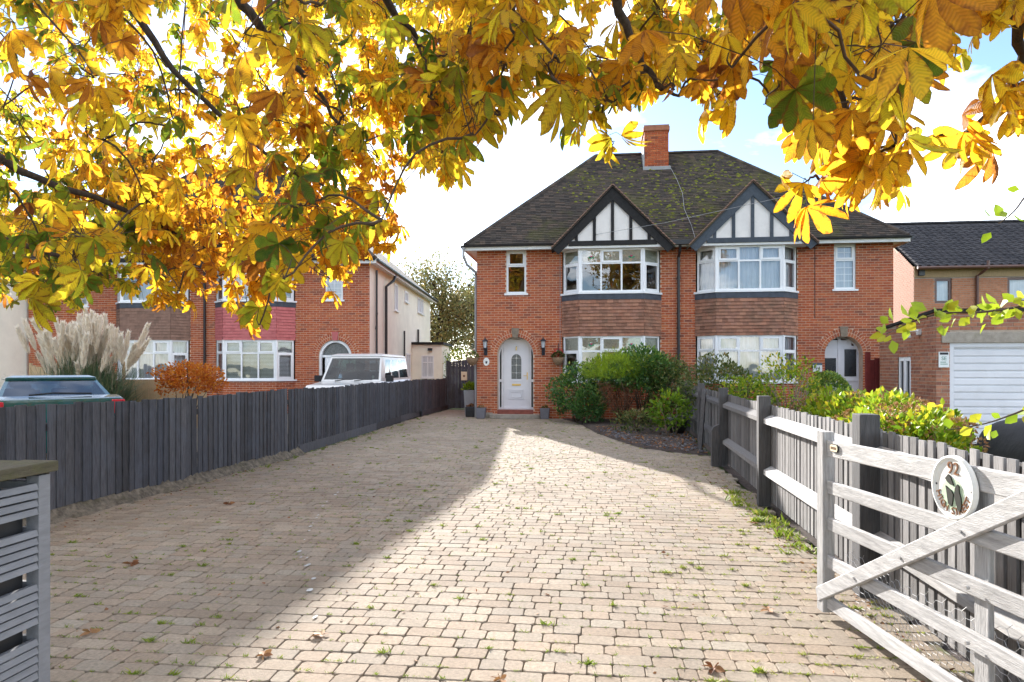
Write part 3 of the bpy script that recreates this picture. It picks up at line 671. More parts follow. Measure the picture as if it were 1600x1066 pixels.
def tiled_slope(parent, roof, e0, e1, r0, r1, mat, n_ind, gauge=0.1, tw=0.165, jit=1.0):
    """plain tiles on the slope between eave e0-e1 and ridge r0-r1"""
    e0, e1, r0, r1 = map(Vector, (e0, e1, r0, r1))
    nrm = (e1 - e0).cross(r0 - e0).normalized()
    if nrm.z < 0: nrm = -nrm
    ux = (e1 - e0).normalized(); up = nrm.cross(ux).normalized()
    if up.z < 0: up = -up
    ln = (r0 - e0).dot(up); n = int(ln / gauge)
    mb = MB(); t = MB()
    t.hexa([(0, 0, .010), (1, 0, .010), (1, gauge * 1.5, -.004), (0, gauge * 1.5, -.004), (0, 0, .026), (1, 0, .026), (1, gauge * 1.5, .004), (0, gauge * 1.5, .004)], 0.0)
    me = t.mesh('roof_tile', mat); cnt = 0
    for r in range(n):
        k = r * gauge / ln
        a = e0 + (r0 - e0) * k; b = e1 + (r1 - e1) * k; wdt = (b - a).length
        a = e0 + up * (r * gauge) + ux * ((a - e0).dot(ux))
        u = -tw / 2 * (r % 2)
        while u < wdt:
            s, q = max(u, 0), min(u + tw - .003, wdt)
            if q - s > .02:
                z = (rnd.random() - .3) * .006 * jit; p = a + ux * s + nrm * z
                if cnt < n_ind and r < 12:
                    link('roof_tile', me, roof, axes(ux, up, nrm, p) @ Matrix.Diagonal((q - s, 1, 1, 1))); cnt += 1
                else:
                    g = gauge * 1.5; w_ = ux * (q - s); sk = ux * ((rnd.random() - .5) * .004)
                    mb.add([p + nrm * .01, p + w_ + nrm * .01, p + w_ + nrm * .026, p + nrm * .026, p + up * g + sk + nrm * .004, p + up * g + w_ + sk + nrm * .004], [(0, 1, 2, 3), (3, 2, 5, 4), (0, 3, 4), (1, 5, 2)])
            u += tw
    mb.build('other_roof_tiles', mat, roof, kind='stuff')
def ridge_tiles(roof, a, b, mat, r=0.11):
    a, b = Vector(a), Vector(b); d = b - a; n = max(1, round(d.length / .3)); x = d.normalized(); y = Vector((0, 0, 1)).cross(x).normalized(); z = x.cross(y)
    t = MB(); m = 8; L_ = d.length / n + .012
    prof = [(math.cos(math.pi * i / m) * r, math.sin(math.pi * i / m) * r * .8) for i in range(m + 1)]
    t.add([(0, p, q) for p, q in prof] + [(L_, p * .96, q * .96) for p, q in prof], [(i, i + 1, i + m + 2, i + m + 1) for i in range(m)] + [tuple(range(m + 1))], 0.0)
    me = t.mesh('ridge_tile', mat)
    for i in range(n): link('ridge_tile', me, roof, axes(x, y, z, a + d * (i / n) - Vector((0, 0, .03))))

def front_door(h, cx, wdt, z0, fr, style):
    """white framed door set back in its arch"""
    o = -0.30; R = wdt / 2
    def arched(mb, half, zb, zs, rad, o0, o1, inner=None):
        m = 14; pts = [(half, zb)] + [(rad * math.cos(math.pi * i / m) * half / rad, zs + rad * math.sin(math.pi * i / m)) for i in range(m + 1)] + [(-half, zb)]
        if inner is None: mb.prism([fr.pt(cx + x, o0, z) for x, z in pts], fr.o * (o1 - o0))
        else:
            q = [(x * inner[0], zb + (z - zb) * inner[1] if i not in (0, len(pts) - 1) else z) for i, (x, z) in enumerate(pts)]
            for i in range(len(pts) - 1):
                a, b, c, d = pts[i], pts[i + 1], q[i + 1], q[i]
                mb.add([fr.pt(cx + v[0], o1, v[1]) for v in (a, b, c, d)] + [fr.pt(cx + v[0], o0, v[1]) for v in (a, b, c, d)], [(0, 3, 2, 1), (2, 3, 7, 6), (0, 1, 5, 4)])
    zs = z0 + 1.68
    top = zs + R
    d = MB()
    if style == 'main':
        arched(d, R + .005, z0, zs, R + .005, o - .06, o, (0.93, .985))
        do = d.build('front_door', M['door'], h)
        # leaf with moulded arch light and lower panel
        lf = MB(); x0, x1 = cx - .40, cx + .40
        lf.fbox(fr, x0, x1, o - .05, o - .012, z0 + .06, top - .12); lf.fbox(fr, x0 - .07, x0 - .004, o - .05, o + .004, z0 + .04, top - .2); lf.fbox(fr, x1 + .004, x1 + .07, o - .05, o + .004, z0 + .04, top - .2)
        lf.fbox(fr, x0, x1, o - .05, o + .006, top - .13, top - .05); lf.fbox(fr, cx - R, cx + R, o - .05, o + .03, z0, z0 + .07)
        lf.fbox(fr, cx - R, x0 - .07, o - .05, o + .002, z0 + .86, z0 + .94); lf.fbox(fr, x1 + .07, cx + R, o - .05, o + .002, z0 + .86, z0 + .94)
        lf.build('door_leaf', M['door'], do, bevel=.004)
        MB().fbox(fr, cx - R + .02, x0 - .07, o - .045, o - .02, z0 + .07, top - .25).build('side_light', M['glass_dark'], do)
        MB().fbox(fr, x1 + .07, cx + R - .02, o - .045, o - .02, z0 + .07, top - .25).build('side_light', M['glass_dark'], do)
        def ar(half, zb, zs2, oo0, oo1, m, nm, inner=None):
            b = MB(); arched(b, half, zb, zs2, half, oo0, oo1, inner); return b.build(nm, m, do)
        ar(.155, z0 + .95, z0 + 1.58, o - .02, o - .008, M['leaded'], 'door_glass')
        ar(.20, z0 + .90, z0 + 1.58, o - .02, o + .006, M['door'], 'glass_moulding', (.80, .945))
        MB().fbox(fr, cx - .20, cx + .20, o - .02, o + .0055, z0 + .88, z0 + .915).build('glass_moulding', M['door'], do)
        ld = MB()
        for z in (z0 + 1.14, z0 + 1.38, z0 + 1.60): ld.fbox(fr, cx - .15, cx + .15, o - .01, o - .004, z, z + .01)
        ld.fbox(fr, cx - .005, cx + .005, o - .01, o - .003, z0 + .95, z0 + 1.72)
        for z in (z0 + 1.145, z0 + 1.385, z0 + 1.605): ld.add([fr.pt(cx - .03, o - .002, z), fr.pt(cx, o - .002, z - .045), fr.pt(cx + .03, o - .002, z), fr.pt(cx, o - .002, z + .045)], [(0, 1, 2, 3)])
        ld.build('lead_came', M['wire'], do)
        pn = MB()
        for (a, b, e) in ((.23, .155, .006), (.17, .10, .012)):
            for (q0, q1, w0, w1) in ((-a, a, -b, -b + .018), (-a, a, b - .018, b), (-a, -a + .018, -b + .018, b - .018), (a - .018, a, -b + .018, b - .018)):
                pn.fbox(fr, cx + q0, cx + q1, o - .02, o + e, z0 + .47 + w0, z0 + .47 + w1)
        pn.build('panel_moulding', M['door'], do, bevel=.003)
        MB().fbox(fr, cx - .14, cx + .14, o - .02, o + .004, z0 + .74, z0 + .80).build('letter_box', M['brass'], do, bevel=.006)
        hd = MB(); hd.fbox(fr, x1 - .075, x1 - .045, o - .02, o - .002, z0 + .93, z0 + 1.16); hd.tube([fr.pt(x1 - .06, o + .04, z0 + 1.06), fr.pt(x1 - .17, o + .04, z0 + 1.055)], .011, 6); hd.tube([fr.pt(x1 - .06, o - .01, z0 + 1.06), fr.pt(x1 - .06, o + .045, z0 + 1.06)], .011, 6)
        hd.build('door_handle', M['brass'], do)
        kn = MB(); kn.tube([fr.pt(cx, o - .01, z0 + 1.96), fr.pt(cx, o + .03, z0 + 1.95), fr.pt(cx, o + .045, z0 + 1.85)], [.02, .018, .022], 8); kn.build('door_knocker', M['brass'], do)
    elif style == 'net':
        arched(d, R + .005, z0, zs, R + .005, o - .06, o, (0.94, .985))
        do = d.build('front_door', M['door'], h)
        b = MB(); b.fbox(fr, cx - R + .02, cx - .06, o - .05, o - .012, z0, top - .28); b.fbox(fr, cx - .06, cx + .02, o - .05, o + .01, z0, top - .04); b.fbox(fr, cx + .02, cx + R - .02, o - .05, o - .016, z0, top - .3)
        b.fbox(fr, cx - R + .04, cx + R - .04, o - .05, o - .002, top - .34, top - .26); b.fbox(fr, cx + .02, cx + R - .02, o - .05, o + .006, z0 + .9, z0 + .96)
        b.fbox(fr, cx - R + .2, cx + R - .2, o - .05, o - .02, top - .26, top - .08)
        b.build('door_leaf', M['door'], do, bevel=.004)
        MB().fbox(fr, cx - R + .07, cx - .11, o - .03, o - .004, z0 + .93, top - .62).build('door_glass', M['glass_dark'], do)
        MB().fbox(fr, cx + .13, cx + R - .07, o - .03, o - .006, z0 + 1.05, top - .36).build('side_light', M['glass_dark'], do)
        MB().fbox(fr, cx - .30, cx - .14, o - .03, o - .002, z0 + .78, z0 + .82).build('letter_box', M['brass'], do)
    else:
        arched(d, R + .005, z0, zs, R + .005, o + .14, o + .25, (0.86, .965))
        do = d.build('front_door', M['upvc'], h)
        b = MB(); b.fbox(fr, cx - R + .07, cx + R - .07, o - .02, o + .19, zs - .02, zs + .06); b.fbox(fr, cx - .40, cx + .40, o, o + .15, z0, zs - .02)
        for s in (-1, 1): b.fbox(fr, cx + s * .30 - .05, cx + s * .30 + .05, o, o + .175, z0, zs - .03)
        b.fbox(fr, cx - .25, cx + .25, o, o + .174, zs - .2, zs - .03)
        b.build('door_leaf', M['upvc'], do, bevel=.004)
        b = MB(); arched(b, R - .09, zs + .06, zs + .065, R - .09, o + .1, o + .15); b.build('fan_light', M['leaded'], do)
        b = MB(); arched(b, .17, z0 + .9, z0 + 1.3, .17, o + .1, o + .158); b.build('door_glass', M['leaded'], do)
    return do

def semi_house(name, label, loc, rotz, sp):
    h = thing(name, label, 'house', loc, rotz)
    fr = Fr((0, 0, 0), (1, 0, 0), (0, -1, 0))
    xl, xr, D, ze = sp['xl'], sp['xr'], sp['depth'], sp['eave']
    holes = []
    for d in sp['doors']: holes.append(('arch', d['c'], d['w'] / 2, 0.0, d['z0'] + 1.70, 0.225))
    for wd in sp['windows']: holes.append(('rect', wd[0], wd[1], wd[2], wd[3]))
    for b in sp['bays']: holes.append(('rect', b['c'] - b['hw'], b['c'] + b['hw'], -.1, ze - .12))
    brickwork(h, fr, xl, xr, 0.0, ze - .1, holes, M['brick'], M['mortar'], 300, sp['focus'], wall_name='front_wall')
    # other walls
    t = .24
    b = MB(); b.box(xr - t, xr, .012, D, 0, ze); b.build('side_wall', sp['side_mat'][1], h)
    b = MB(); b.box(xl, xl + t, .012, D, 0, ze); b.build('side_wall', sp['side_mat'][0], h)
    b = MB(); b.box(xl + t, xr - t, D - t, D, 0, ze); b.build('rear_wall', M['brick'], h)
    b = MB(); b.box(-.1, .1, .45, D - t, 0, ze); b.box(xl + t, xr - t, .3, D - t, 2.55, 2.7); b.box(xl + t, xr - t, 3.6, 3.7, 0, ze); b.box(xl + t, xr - t, .3, D - t, ze - .05, ze + .02); b.build('partition', M['room'], h)
    for d in sp['doors']:
        arch_ring(h, fr, d['c'], d['w'] / 2, d['z0'] + 1.70, M['brick'])
        keystone(h, fr, d['c'], d['z0'] + 1.70 + d['w'] / 2 - .03, d['z0'] + 1.70 + d['w'] / 2 + .27, d.get('key', M['stone']))
        front_door(h, d['c'], d['w'], d['z0'], fr, d['style'])
        b = MB(); b.fbox(fr, d['c'] - d['w'] / 2 + .002, d['c'] + d['w'] / 2 - .002, -.33, .02, .12, d['z0']); b.build('door_step', M['red_tile_step'], h)
        m = 18; pts = [fr.pt(d['c'] + .82 * math.cos(math.pi * i / m), .34 * math.sin(math.pi * i / m) ** .5 + .0, 0.0) for i in range(m + 1)]
        MB().prism(pts, (0, 0, .125)).build('door_step', M['concrete'], h, bevel=.012)
        MB().fbox(fr, d['c'] - d['w'] / 2, d['c'] + d['w'] / 2, -.34, -.02, 0, .119).build('door_step', M['concrete'], h)
    for wd in sp['windows']:
        mb = MB(); panes = []
        frame_window(mb, panes, fr, wd[0], wd[1], wd[2], wd[3], [], wd[3] - (wd[3] - wd[2]) * .36, {(0, 1)}, oo=-.03, fw=.06)
        mb.fbox(fr, wd[0] - .06, wd[1] + .06, -.1, .05, wd[2] - .05, wd[2] + .004)
        win = mb.build('window', M['upvc'], h); put_panes(win, panes)
        if wd[4] == 'lattice':
            g = MB()
            for (f, a, b2, c, d, o, i, j) in panes:
                g.fbox(f, (a + b2) / 2 - .008, (a + b2) / 2 + .008, o - .004, o + .004, c, d)
                for k in range(1, 4 if j == 0 else 2): g.fbox(f, a, b2, o - .003, o + .003, c + (d - c) * k / (4 if j == 0 else 2) - .008, c + (d - c) * k / (4 if j == 0 else 2) + .008)
            g.build('glazing_bar', M['upvc'], win)
            MB().fbox(fr, wd[0] + .05, wd[1] - .05, -.16, -.15, wd[2] + .05, wd[3] - .05).build('net_curtain', M['net'], h)
    for b in sp['bays']:
        bay_window(h, b['c'], b['hw'], b['hf'], .47, 1.15, ze, b['zb'], ze - .2, 2.5, b['tile'], M['upvc'], M['brick'], M['mortar'], b['style'])
    # roof
    el, er, oh = xl - .34, xr + .30, .36
    zr, yr = sp['ridge']; rl, rr_ = sp['ridge_x']
    E0, E1, R0, R1 = Vector((el, -oh, ze)), Vector((er, -oh, ze)), Vector((rl, yr, zr)), Vector((rr_, yr, zr))
    B0, B1 = Vector((el, D + oh, ze)), Vector((er, D + oh, ze)); R0b = Vector((rl, max(yr, D - yr), zr)); R1b = Vector((rr_, max(yr, D - yr), zr))
    r = MB(); r.add([E0, E1, R1, R0], [(0, 1, 2, 3)]); r.add([E1, B1, R1b, R1], [(0, 1, 2, 3)]); r.add([B1, B0, R0b, R1b], [(0, 1, 2, 3)]); r.add([B0, E0, R0, R0b], [(0, 1, 2, 3)]); r.add([R0, R1, R1b, R0b], [(0, 1, 2, 3)])
    roof = r.build('roof', M['roof'], h)
    tiled_slope(h, roof, E0, E1, R0, R1, M['roof'], 300)
    ridge_tiles(roof, R0, R1, M['roof']); ridge_tiles(roof, E0 + (R0 - E0) * .01, R0, M['roof'], .1); ridge_tiles(roof, E1 + (R1 - E1) * .01, R1, M['roof'], .1)
    # soffit, fascia, gutter in runs between the gables
    gx = [(g['c'] - 1.6, g['c'] + 1.6) for g in sp['gables']]
    runs = []; s = el
    for a, b2 in gx: runs.append((s, a)); s = b2
    runs.append((s, er))
    for a, b2 in runs:
        b = MB(); b.box(a, b2, -oh, .0, ze - .11, ze - .09); b.box(a, b2, -oh - .02, -oh, ze - .17, ze - .02); b.build('fascia', M['white'], h)
        g = MB(); m = 8; prof = [(.055 * math.cos(math.pi + math.pi * i / m), .055 * math.sin(math.pi + math.pi * i / m)) for i in range(m + 1)]
        prof2 = [(x * .86, z * .86) for x, z in prof[::-1]]
        g.prism([(a, -oh - .08 + x, ze - .02 + z) for x, z in prof + prof2], (b2 - a, 0, 0)); g.build('gutter', M['black_plastic'], h)
    for xs, sgn in ((el, -1), (er, 1)):
        b = MB(); b.box(min(xs, xs - sgn * .34), max(xs, xs - sgn * .34), .002, D + oh, ze - .11, ze - .09); b.box(xs - .01, xs + .01, -oh, D + oh, ze - .17, ze - .02); b.build('fascia', M['white'], h)
        g = MB(); g.tube([(xs + sgn * .06, -oh, ze - .05), (xs + sgn * .06, D + oh, ze - .05)], .055, 8); g.build('gutter', M['black_plastic'], h)
    for g in sp['gables']:
        c, yf, za, zf, hw = g['c'], -.66, 6.87 + ze - 5.3, 5.16 + ze - 5.3, 1.68
        ps = [Vector((c - hw, yf + .06, zf)), Vector((c + hw, yf + .06, zf)), Vector((c, yf + .06, za - .06))]
        MB().prism(ps, (0, .05, 0)).build('gable_render', M['gable_white'], h)
        MB().box(c - hw + .05, c + hw - .05, yf + .05, .1, zf - .07, zf - .005).build('gable_soffit', M['white'], h)
        tm = g['mat']
        for s in (-1, 1):
            d = Vector((s * hw, 0, zf - za)); nn = Vector((-s * (za - zf), 0, -hw)).normalized() * .27
            a = Vector((c, yf, za)); e = Vector((c + s * hw, yf, zf)) + d.normalized() * .12
            MB().prism([a, e, e + nn * .9 + Vector((0, 0, .02)), Vector((c, yf, za - .38))], (0, .055, 0)).build('bargeboard', tm, h)
            # roof slab of the gable with its tiled verge
            sl_ = MB(); th = Vector((0, 0, .075)); yb = yr * (za - ze) / (zr - ze)
            q = [Vector((c, yf - .05, za)), Vector((c + s * (hw + .12), yf - .05, zf - .12)), Vector((c + s * (hw + .12), -.1, zf - .12)), Vector((c, yb, za))]
            if s > 0: q = q[::-1]
            sl_.hexa(q + [v + th for v in q]); so_ = sl_.build('gable_roof', M['roof'], h)
            n = 24; vb = MB()
            for i in range(n):
                k0, k1 = i / n, (i + .93) / n; p0 = Vector((c, yf - .07, za + .06)); p1 = Vector((c + s * (hw + .12), yf - .07, zf - .06))
                a_, b_ = p0.lerp(p1, k0), p0.lerp(p1, k1)
                vb.bar(a_ + Vector((0, .1, 0)), b_ + Vector((0, .1, .02)), .22, .03)
            vb.build('verge_tiles', M['tile_brown'], so_)
        MB().box(c - 1.28, c + 1.28, yf + .01, yf + .07, zf + .0, zf + .14).build('tie_beam', tm, h)
        for k in (-2, -1, 0, 1, 2):
            x = c + k * .53; ztop = za - .34 - abs(k * .53) * (za - zf) / hw
            MB().box(x - .045, x + .045, yf + .02, yf + .062, zf + .142, ztop + .06).build('timber_stud', tm, h)
    return h, fr
# ------------------------------------------------------------------ the two pairs of houses
RB, BB = M['brick'], M['render']
house, hfr = semi_house('semi_detached_house', 'red brick pair of houses with moss-flecked roof and two timbered gables over bays', (2.55, 20.6, 0), 0.0, dict(
    xl=-6.10, xr=6.10, depth=7.6, eave=5.30, side_mat=(RB, RB), focus=(-4.9, 1.9),
    doors=[dict(c=-4.90, w=1.12, z0=.25, style='main'), dict(c=4.74, w=1.06, z0=.25, style='net')],
    windows=[(-5.18, -4.56, 3.84, 5.18, 'plain'), (4.47, 5.07, 3.84, 5.18, 'lattice')],
    bays=[dict(c=-1.98, hw=1.47, hf=.94, zb=3.80, tile=M['tile'], style='main'), dict(c=1.98, hw=1.45, hf=.94, zb=3.80, tile=M['tile'], style='net')],
    ridge=(9.19, 3.8), ridge_x=(-2.43, 1.85), gables=[dict(c=-1.95, mat=M['black_timber']), dict(c=2.03, mat=M['blue_timber'])]))
# chimney through the front slope
cx0, cx1, cy0, cy1, cz0, cz1 = -.75, .06, 2.97, 4.4, 8.1, 9.72
ch = MB().box(cx0 + .012, cx1 - .012, cy0 + .012, cy1 - .012, cz0, cz1 + .02).build('chimney', M['mortar'], house)
def brick_skin(parent, x0, x1, y0, y1, z0, z1, mat):
    mb = MB()
    for f, ln in ((Fr((x0, y0, 0), (1, 0, 0), (0, -1, 0)), x1 - x0), (Fr((x0, y1, 0), (0, -1, 0), (-1, 0, 0)), y1 - y0), (Fr((x1, y0, 0), (0, 1, 0), (1, 0, 0)), y1 - y0)):
        z = z0; k = 0
        while z < z1 - .02:
            u = -.1125 * (k % 2)
            while u < ln:
                a, b = max(u, 0), min(u + .215, ln)
                if b - a > .03: mb.fbox(f, a, b, -.04, .004, z, z + .065)
                u += .225
            z += .075; k += 1
    return mb.build('chimney_bricks', mat, parent, kind='stuff')
brick_skin(ch, cx0, cx1, cy0, cy1, cz0, cz1, M['brick'])
b = MB(); b.box(cx0 - .04, cx1 + .04, cy0 - .04, cy1 + .04, cz1, cz1 + .14); b.box(cx0 - .02, cx1 + .02, cy0 - .02, cy1 + .02, cz1 + .14, cz1 + .2); b.build('chimney_cap', M['brick_brown'], ch)
b = MB(); b.box(cx0 - .06, cx1 + .06, cy0 - .10, cy0 - .004, 8.33, 8.47); b.box(cx0 - .05, cx0 - .004, cy0 - .05, cy0 + .8, 8.4, 9.15); b.build('lead_flashing', M['cable'], house)
b = MB(); b.tube([(cx1 + .02, cy0 - .06, 8.50), (.25, 2.2, 7.80), (.34, 1.5, 7.16), (.30, .8, 6.50), (.42, 0.1, 5.83), (.45, -.42, 5.35)], .007, 5); b.build('aerial_cable', M['cable'], house)
# downpipe at the party wall with its hopper
b = MB(); b.box(-.34, .42, -.52, -.40, 5.17, 5.30); b.tube([(.02, -.42, 5.2), (.02, -.36, 5.0), (.02, -.08, 4.85), (.02, -.08, .1)], .042, 10)
for z in (4.2, 2.7, 1.2): b.tube([(.02, -.08, z), (.02, -.08, z + .08)], .056, 10)
b.build('downpipe', M['black_plastic'], house)
b = MB(); b.tube([(-6.44, -.44, 5.22), (-6.44, -.44, 4.95), (-6.36, -.3, 4.72), (-6.14, -.02, 4.52), (-6.15, .1, 4.45), (-6.15, .1, 0)], .042, 10); b.build('downpipe', M['cable'], house)
# thin white conduit and wall wires beside the bays
b = MB(); b.tube([(-3.52, -.015, 5.1), (-3.52, -.015, 1.0)], .008, 5); b.build('wall_wire', M['cable'], house)
b = MB(); b.tube([(3.93, -.015, 5.1), (3.93, -.015, 3.0)], .009, 5); b.build('wall_wire', M['ink'], house)
# grey plinth at the passage corner
MB().box(-6.115, -5.6, -.012, .03, 0, .17).build('plinth', M['concrete'], house)

nb, nfr = semi_house('neighbour_house', 'red brick pair of houses with cream rendered side behind pampas grass and parked cars', (-13.31, 21.80, 0), math.radians(5), dict(
    xl=-6.2, xr=5.76, depth=13.6, eave=5.25, side_mat=(RB, BB), focus=(4.2, 3.2),
    doors=[dict(c=4.57, w=1.14, z0=.25, style='white', key=M['tile_pink'])],
    windows=[(4.23, 4.84, 3.88, 5.12, 'lattice'), (-4.62, -4.10, 3.70, 5.0, 'lattice')],
    bays=[dict(c=1.80, hw=1.38, hf=.90, zb=3.84, tile=M['tile_pink'], style='blind'), dict(c=-1.78, hw=1.28, hf=.86, zb=3.80, tile=M['tile_brown'], style='net')],
    ridge=(9.8, 4.5), ridge_x=(-2.3, 0.9), gables=[dict(c=1.80, mat=M['black_timber']), dict(c=-1.78, mat=M['black_timber'])]))  # ridge raised and cut short to shape its shadow on the drive
sfr = Fr((5.76, 0, 0), (0, 1, 0), (1, 0, 0))
for (a, b2, c, d) in ((4.1, 4.75, 3.88, 4.98), (6.25, 7.05, 4.45, 4.92), (9.5, 11.2, 4.25, 5.0), (6.6, 7.6, 1.1, 2.2)):
    mb = MB(); pn = []; frame_window(mb, pn, sfr, a, b2, c, d, [.5] if b2 - a > .9 else [], None, (), oo=.03, fw=.07)
    mb.fbox(sfr, a - .05, b2 + .05, .0, .09, c - .05, c); wn = mb.build('side_window', M['upvc'], nb); put_panes(wn, pn)
    MB().fbox(sfr, a + .03, b2 - .03, -.03, -.005 + .006, c + .03, d - .03).build('net_curtain', M['net'], nb)
for pts, r in ((([5.84, .7, 5.0], [5.84, .7, .1]), .04), (([6.05, 2.9, 5.12], [6.03, 2.7, 4.9], [5.85, 2.2, 4.6], [5.85, 2.2, .1]), .055), (([5.84, 5.83, 3.14], [5.84, 5.83, .1]), .04), (([5.84, 9.3, 3.4], [5.84, 9.3, 2.75], [5.84, 9.2, 2.62]), .05)):
    MB().tube(pts, r, 8).build('downpipe', M['black_plastic'], nb)
MB().tube([(5.86, .45, 2.9), (5.86, .75, 3.5)], .02, 6).build('wall_bracket', M['black_plastic'], nb)
MB().tube([(.05, -.07, 5.1), (.05, -.07, .1)], .042, 8).build('downpipe', M['black_plastic'], nb)
MB().box(-.6, .3, 3.6, 4.9, 8.2, 10.3).build('chimney', M['brick'], nb)
# single storey extension on the cream side
e = MB(); e.box(5.77, 7.15, 8.0, 11.2, 0, 2.62); ex = e.build('extension', M['render'], nb)
MB().box(5.75, 7.25, 7.9, 11.3, 2.62, 2.74).build('flat_roof', M['black_timber'], ex)
efr = Fr((5.77, 8.0, 0), (1, 0, 0), (0, -1, 0)); mb = MB(); pn = []
frame_window(mb, pn, efr, .45, 1.02, 1.1, 2.12, [.5], 1.8, (), oo=.03, fw=.05); mb.fbox(efr, .4, 1.07, 0, .08, 1.05, 1.1); wn = mb.build('window', M['upvc'], ex); put_panes(wn, pn)
MB().fbox(efr, .48, .99, -.03, .004, 1.12, 2.08).build('net_curtain', M['net'], ex)
efr2 = Fr((7.15, 8.0, 0), (0, 1, 0), (1, 0, 0)); MB().fbox(efr2, .4, 1.3, -.02, .03, .1, 2.1).build('side_door', M['upvc'], ex)
MB().fbox(efr, .75, .95, 0, .12, 2.34, 2.46).build('outside_lamp', M['lantern'], ex)

# cream building at the far left edge
cb = thing('cream_building', 'cream rendered building at the far left edge beyond the pampas grass', 'building', (-19.6, 17.0, 0))
MB().box(-6, 0, 0, 8, 0, 6.4).build('wall', M['render'], cb)
MB().prism([(-6.3, -.4, 6.4), (.4, -.4, 6.4), (.4, 8.4, 6.4), (-6.3, 8.4, 6.4)], (0, 0, .2)).build('roof_edge', M['roof_dark'], cb)
MB().box(.0, .1, .3, .42, 0, 6.3).build('downpipe', M['black_plastic'], cb)
MB().box(-2.6, -.2, -.03, .05, .2, 2.2).build('dark_doorway', M['glass_dark'], cb)

# ------------------------------------------------------------------ right hand building and garage
rb = thing('side_building', 'pinkish brick two storey house with dark ribbed tile roof behind the garage', 'house', (11.66, 26.06, 0))
rfr = Fr((0, 0, 0), (1, 0, 0), (0, -1, 0))
rw = [(.70, 1.28, 3.90, 4.80), (3.15, 4.7, 3.90, 4.80)]
brickwork(rb, rfr, 0, 9, 0, 4.83, [('rect',) + q for q in rw], M['brick_pale'], M['mortar_grey'], 300, (2.2, 4.2), wall_name='front_wall')
MB().box(0, 9, -.02, .05, 4.84, 5.24).build('soffit_board', M['pine'], rb)
lf = Fr((0, 7.0, 0), (0, -1, 0), (-1, 0, 0))
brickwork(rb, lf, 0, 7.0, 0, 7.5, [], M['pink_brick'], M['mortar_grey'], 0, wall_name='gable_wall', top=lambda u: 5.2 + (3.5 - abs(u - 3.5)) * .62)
MB().box(.3, 9, .3, 7, 0, 5.1).build('inner_block', M['room'], rb)
for q in rw:
    mb = MB(); pn = []; frame_window(mb, pn, rfr, *q, [.5] if q[1] - q[0] > 1 else [], None, (), oo=-.03, fw=.09); wn = mb.build('window', M['brown_plastic'], rb); put_panes(wn, pn)
    MB().fbox(rfr, q[0] + .05, q[1] - .05, -.2, -.18, q[2] + .05, q[3] - .05).build('net_curtain', M['net'], rb)
ro = MB(); ro.add([(-.08, -.35, 5.18), (9, -.35, 5.18), (9, 3.5, 7.5), (-.08, 3.5, 7.5)], [(0, 1, 2, 3)]); ro.add([(-.08, 7.35, 5.18), (9, 7.35, 5.18), (9, 3.5, 7.5), (-.08, 3.5, 7.5)], [(0, 1, 2, 3)])
rr2 = ro.build('roof', M['roof_dark'], rb)
tm_ = MB(); un = Vector((0, 3.85, 2.32)); sl_len = un.length; un.normalize(); nn = Vector((0, -un.z, un.y)); gz = .30; tw = .30
prof = [(0, .012), (.04, .05), (.10, .06), (.15, .022), (.22, .014), (.29, .014)]
one = MB(); k = len(prof)
one.add([(x, -.0, z) for x, z in prof] + [(x, -.0, z - .03) for x, z in prof] + [(x, gz, z - .02) for x, z in prof], [(i, i + 1, i + 1 + 2 * k, i + 2 * k) for i in range(k - 1)] + [(i + k, i + 1 + k, i + 1, i) for i in range(k - 1)], 0.0)
tme = one.mesh('roof_tile', M['roof_dark']); cnt = 0
oth = MB()
for r in range(int(sl_len / gz)):
    for c in range(29):
        p = Vector((-.06 + c * tw, -.38, 5.18)) + un * (r * gz) + nn * (.02 + rnd.random() * .006)
        mt = axes(Vector((1, 0, 0)), un, nn, p)
        if c < 19: link('roof_tile', tme, rr2, mt)
        else: oth.add([mt @ v.co for v in tme.vertices], [tuple(pp.vertices) for pp in tme.polygons])
oth.build('other_roof_tiles', M['roof_dark'], rr2, kind='stuff')
ridge_tiles(rr2, (-.08, 3.5, 7.52), (9, 3.5, 7.52), M['roof_dark'], .12)
g = MB(); g.tube([(-.08, -.44, 5.14), (9, -.44, 5.14)], .055, 8); g.build('gutter', M['brown_plastic'], rb)
g = MB(); g.tube([(2.27, -.44, 5.35), (2.27, -.44, 5.1), (2.18, -.2, 4.95), (2.1, -.08, 4.85), (2.1, -.08, .1)], .05, 8); g.build('downpipe', M['brown_plastic'], rb)
MB().box(.12, .32, -.12, -.03, 4.9, 5.1).build('alarm_box', M['black_plastic'], rb)

ga = thing('garage', 'brown brick flat roofed garage with white panelled door and concrete lintel', 'garage', (7.0, 14.7, 0))
gtop = lambda u: 2.45 + (2.7 - 2.45) * (u / 2.7)
gl = Fr((0, 2.7, 0), (0, -1, 0), (-1, 0, 0))
gf = Fr((0, 0, 0), (1, 0, 0), (0, -1, 0))
brickwork(ga, gl, 0, 2.7, 0, 2.7, [('rect', 0.98, 1.62, .7, 1.80)], M['brick_brown'], M['mortar_grey'], 230, (1.6, 1.9), wall_name='side_wall', top=gtop)
brickwork(ga, gf, 0, 3.6, 0, 2.7, [('rect', .26, 3.2, -.1, 2.28)], M['brick_brown'], M['mortar_grey'], 60, (.6, 2.4), wall_name='front_wall')
MB().fbox(gf, .10, 3.4, -.1, .03, 2.06, 2.28).build('lintel', M['concrete'], ga, bevel=.01)
b = MB(); b.hexa([(-.05, -.06, 2.70), (3.7, -.06, 2.70), (3.7, 2.8, 2.45), (-.05, 2.8, 2.45), (-.05, -.06, 2.76), (3.7, -.06, 2.76), (3.7, 2.8, 2.51), (-.05, 2.8, 2.51)]); b.build('flat_roof', M['black_timber'], ga)
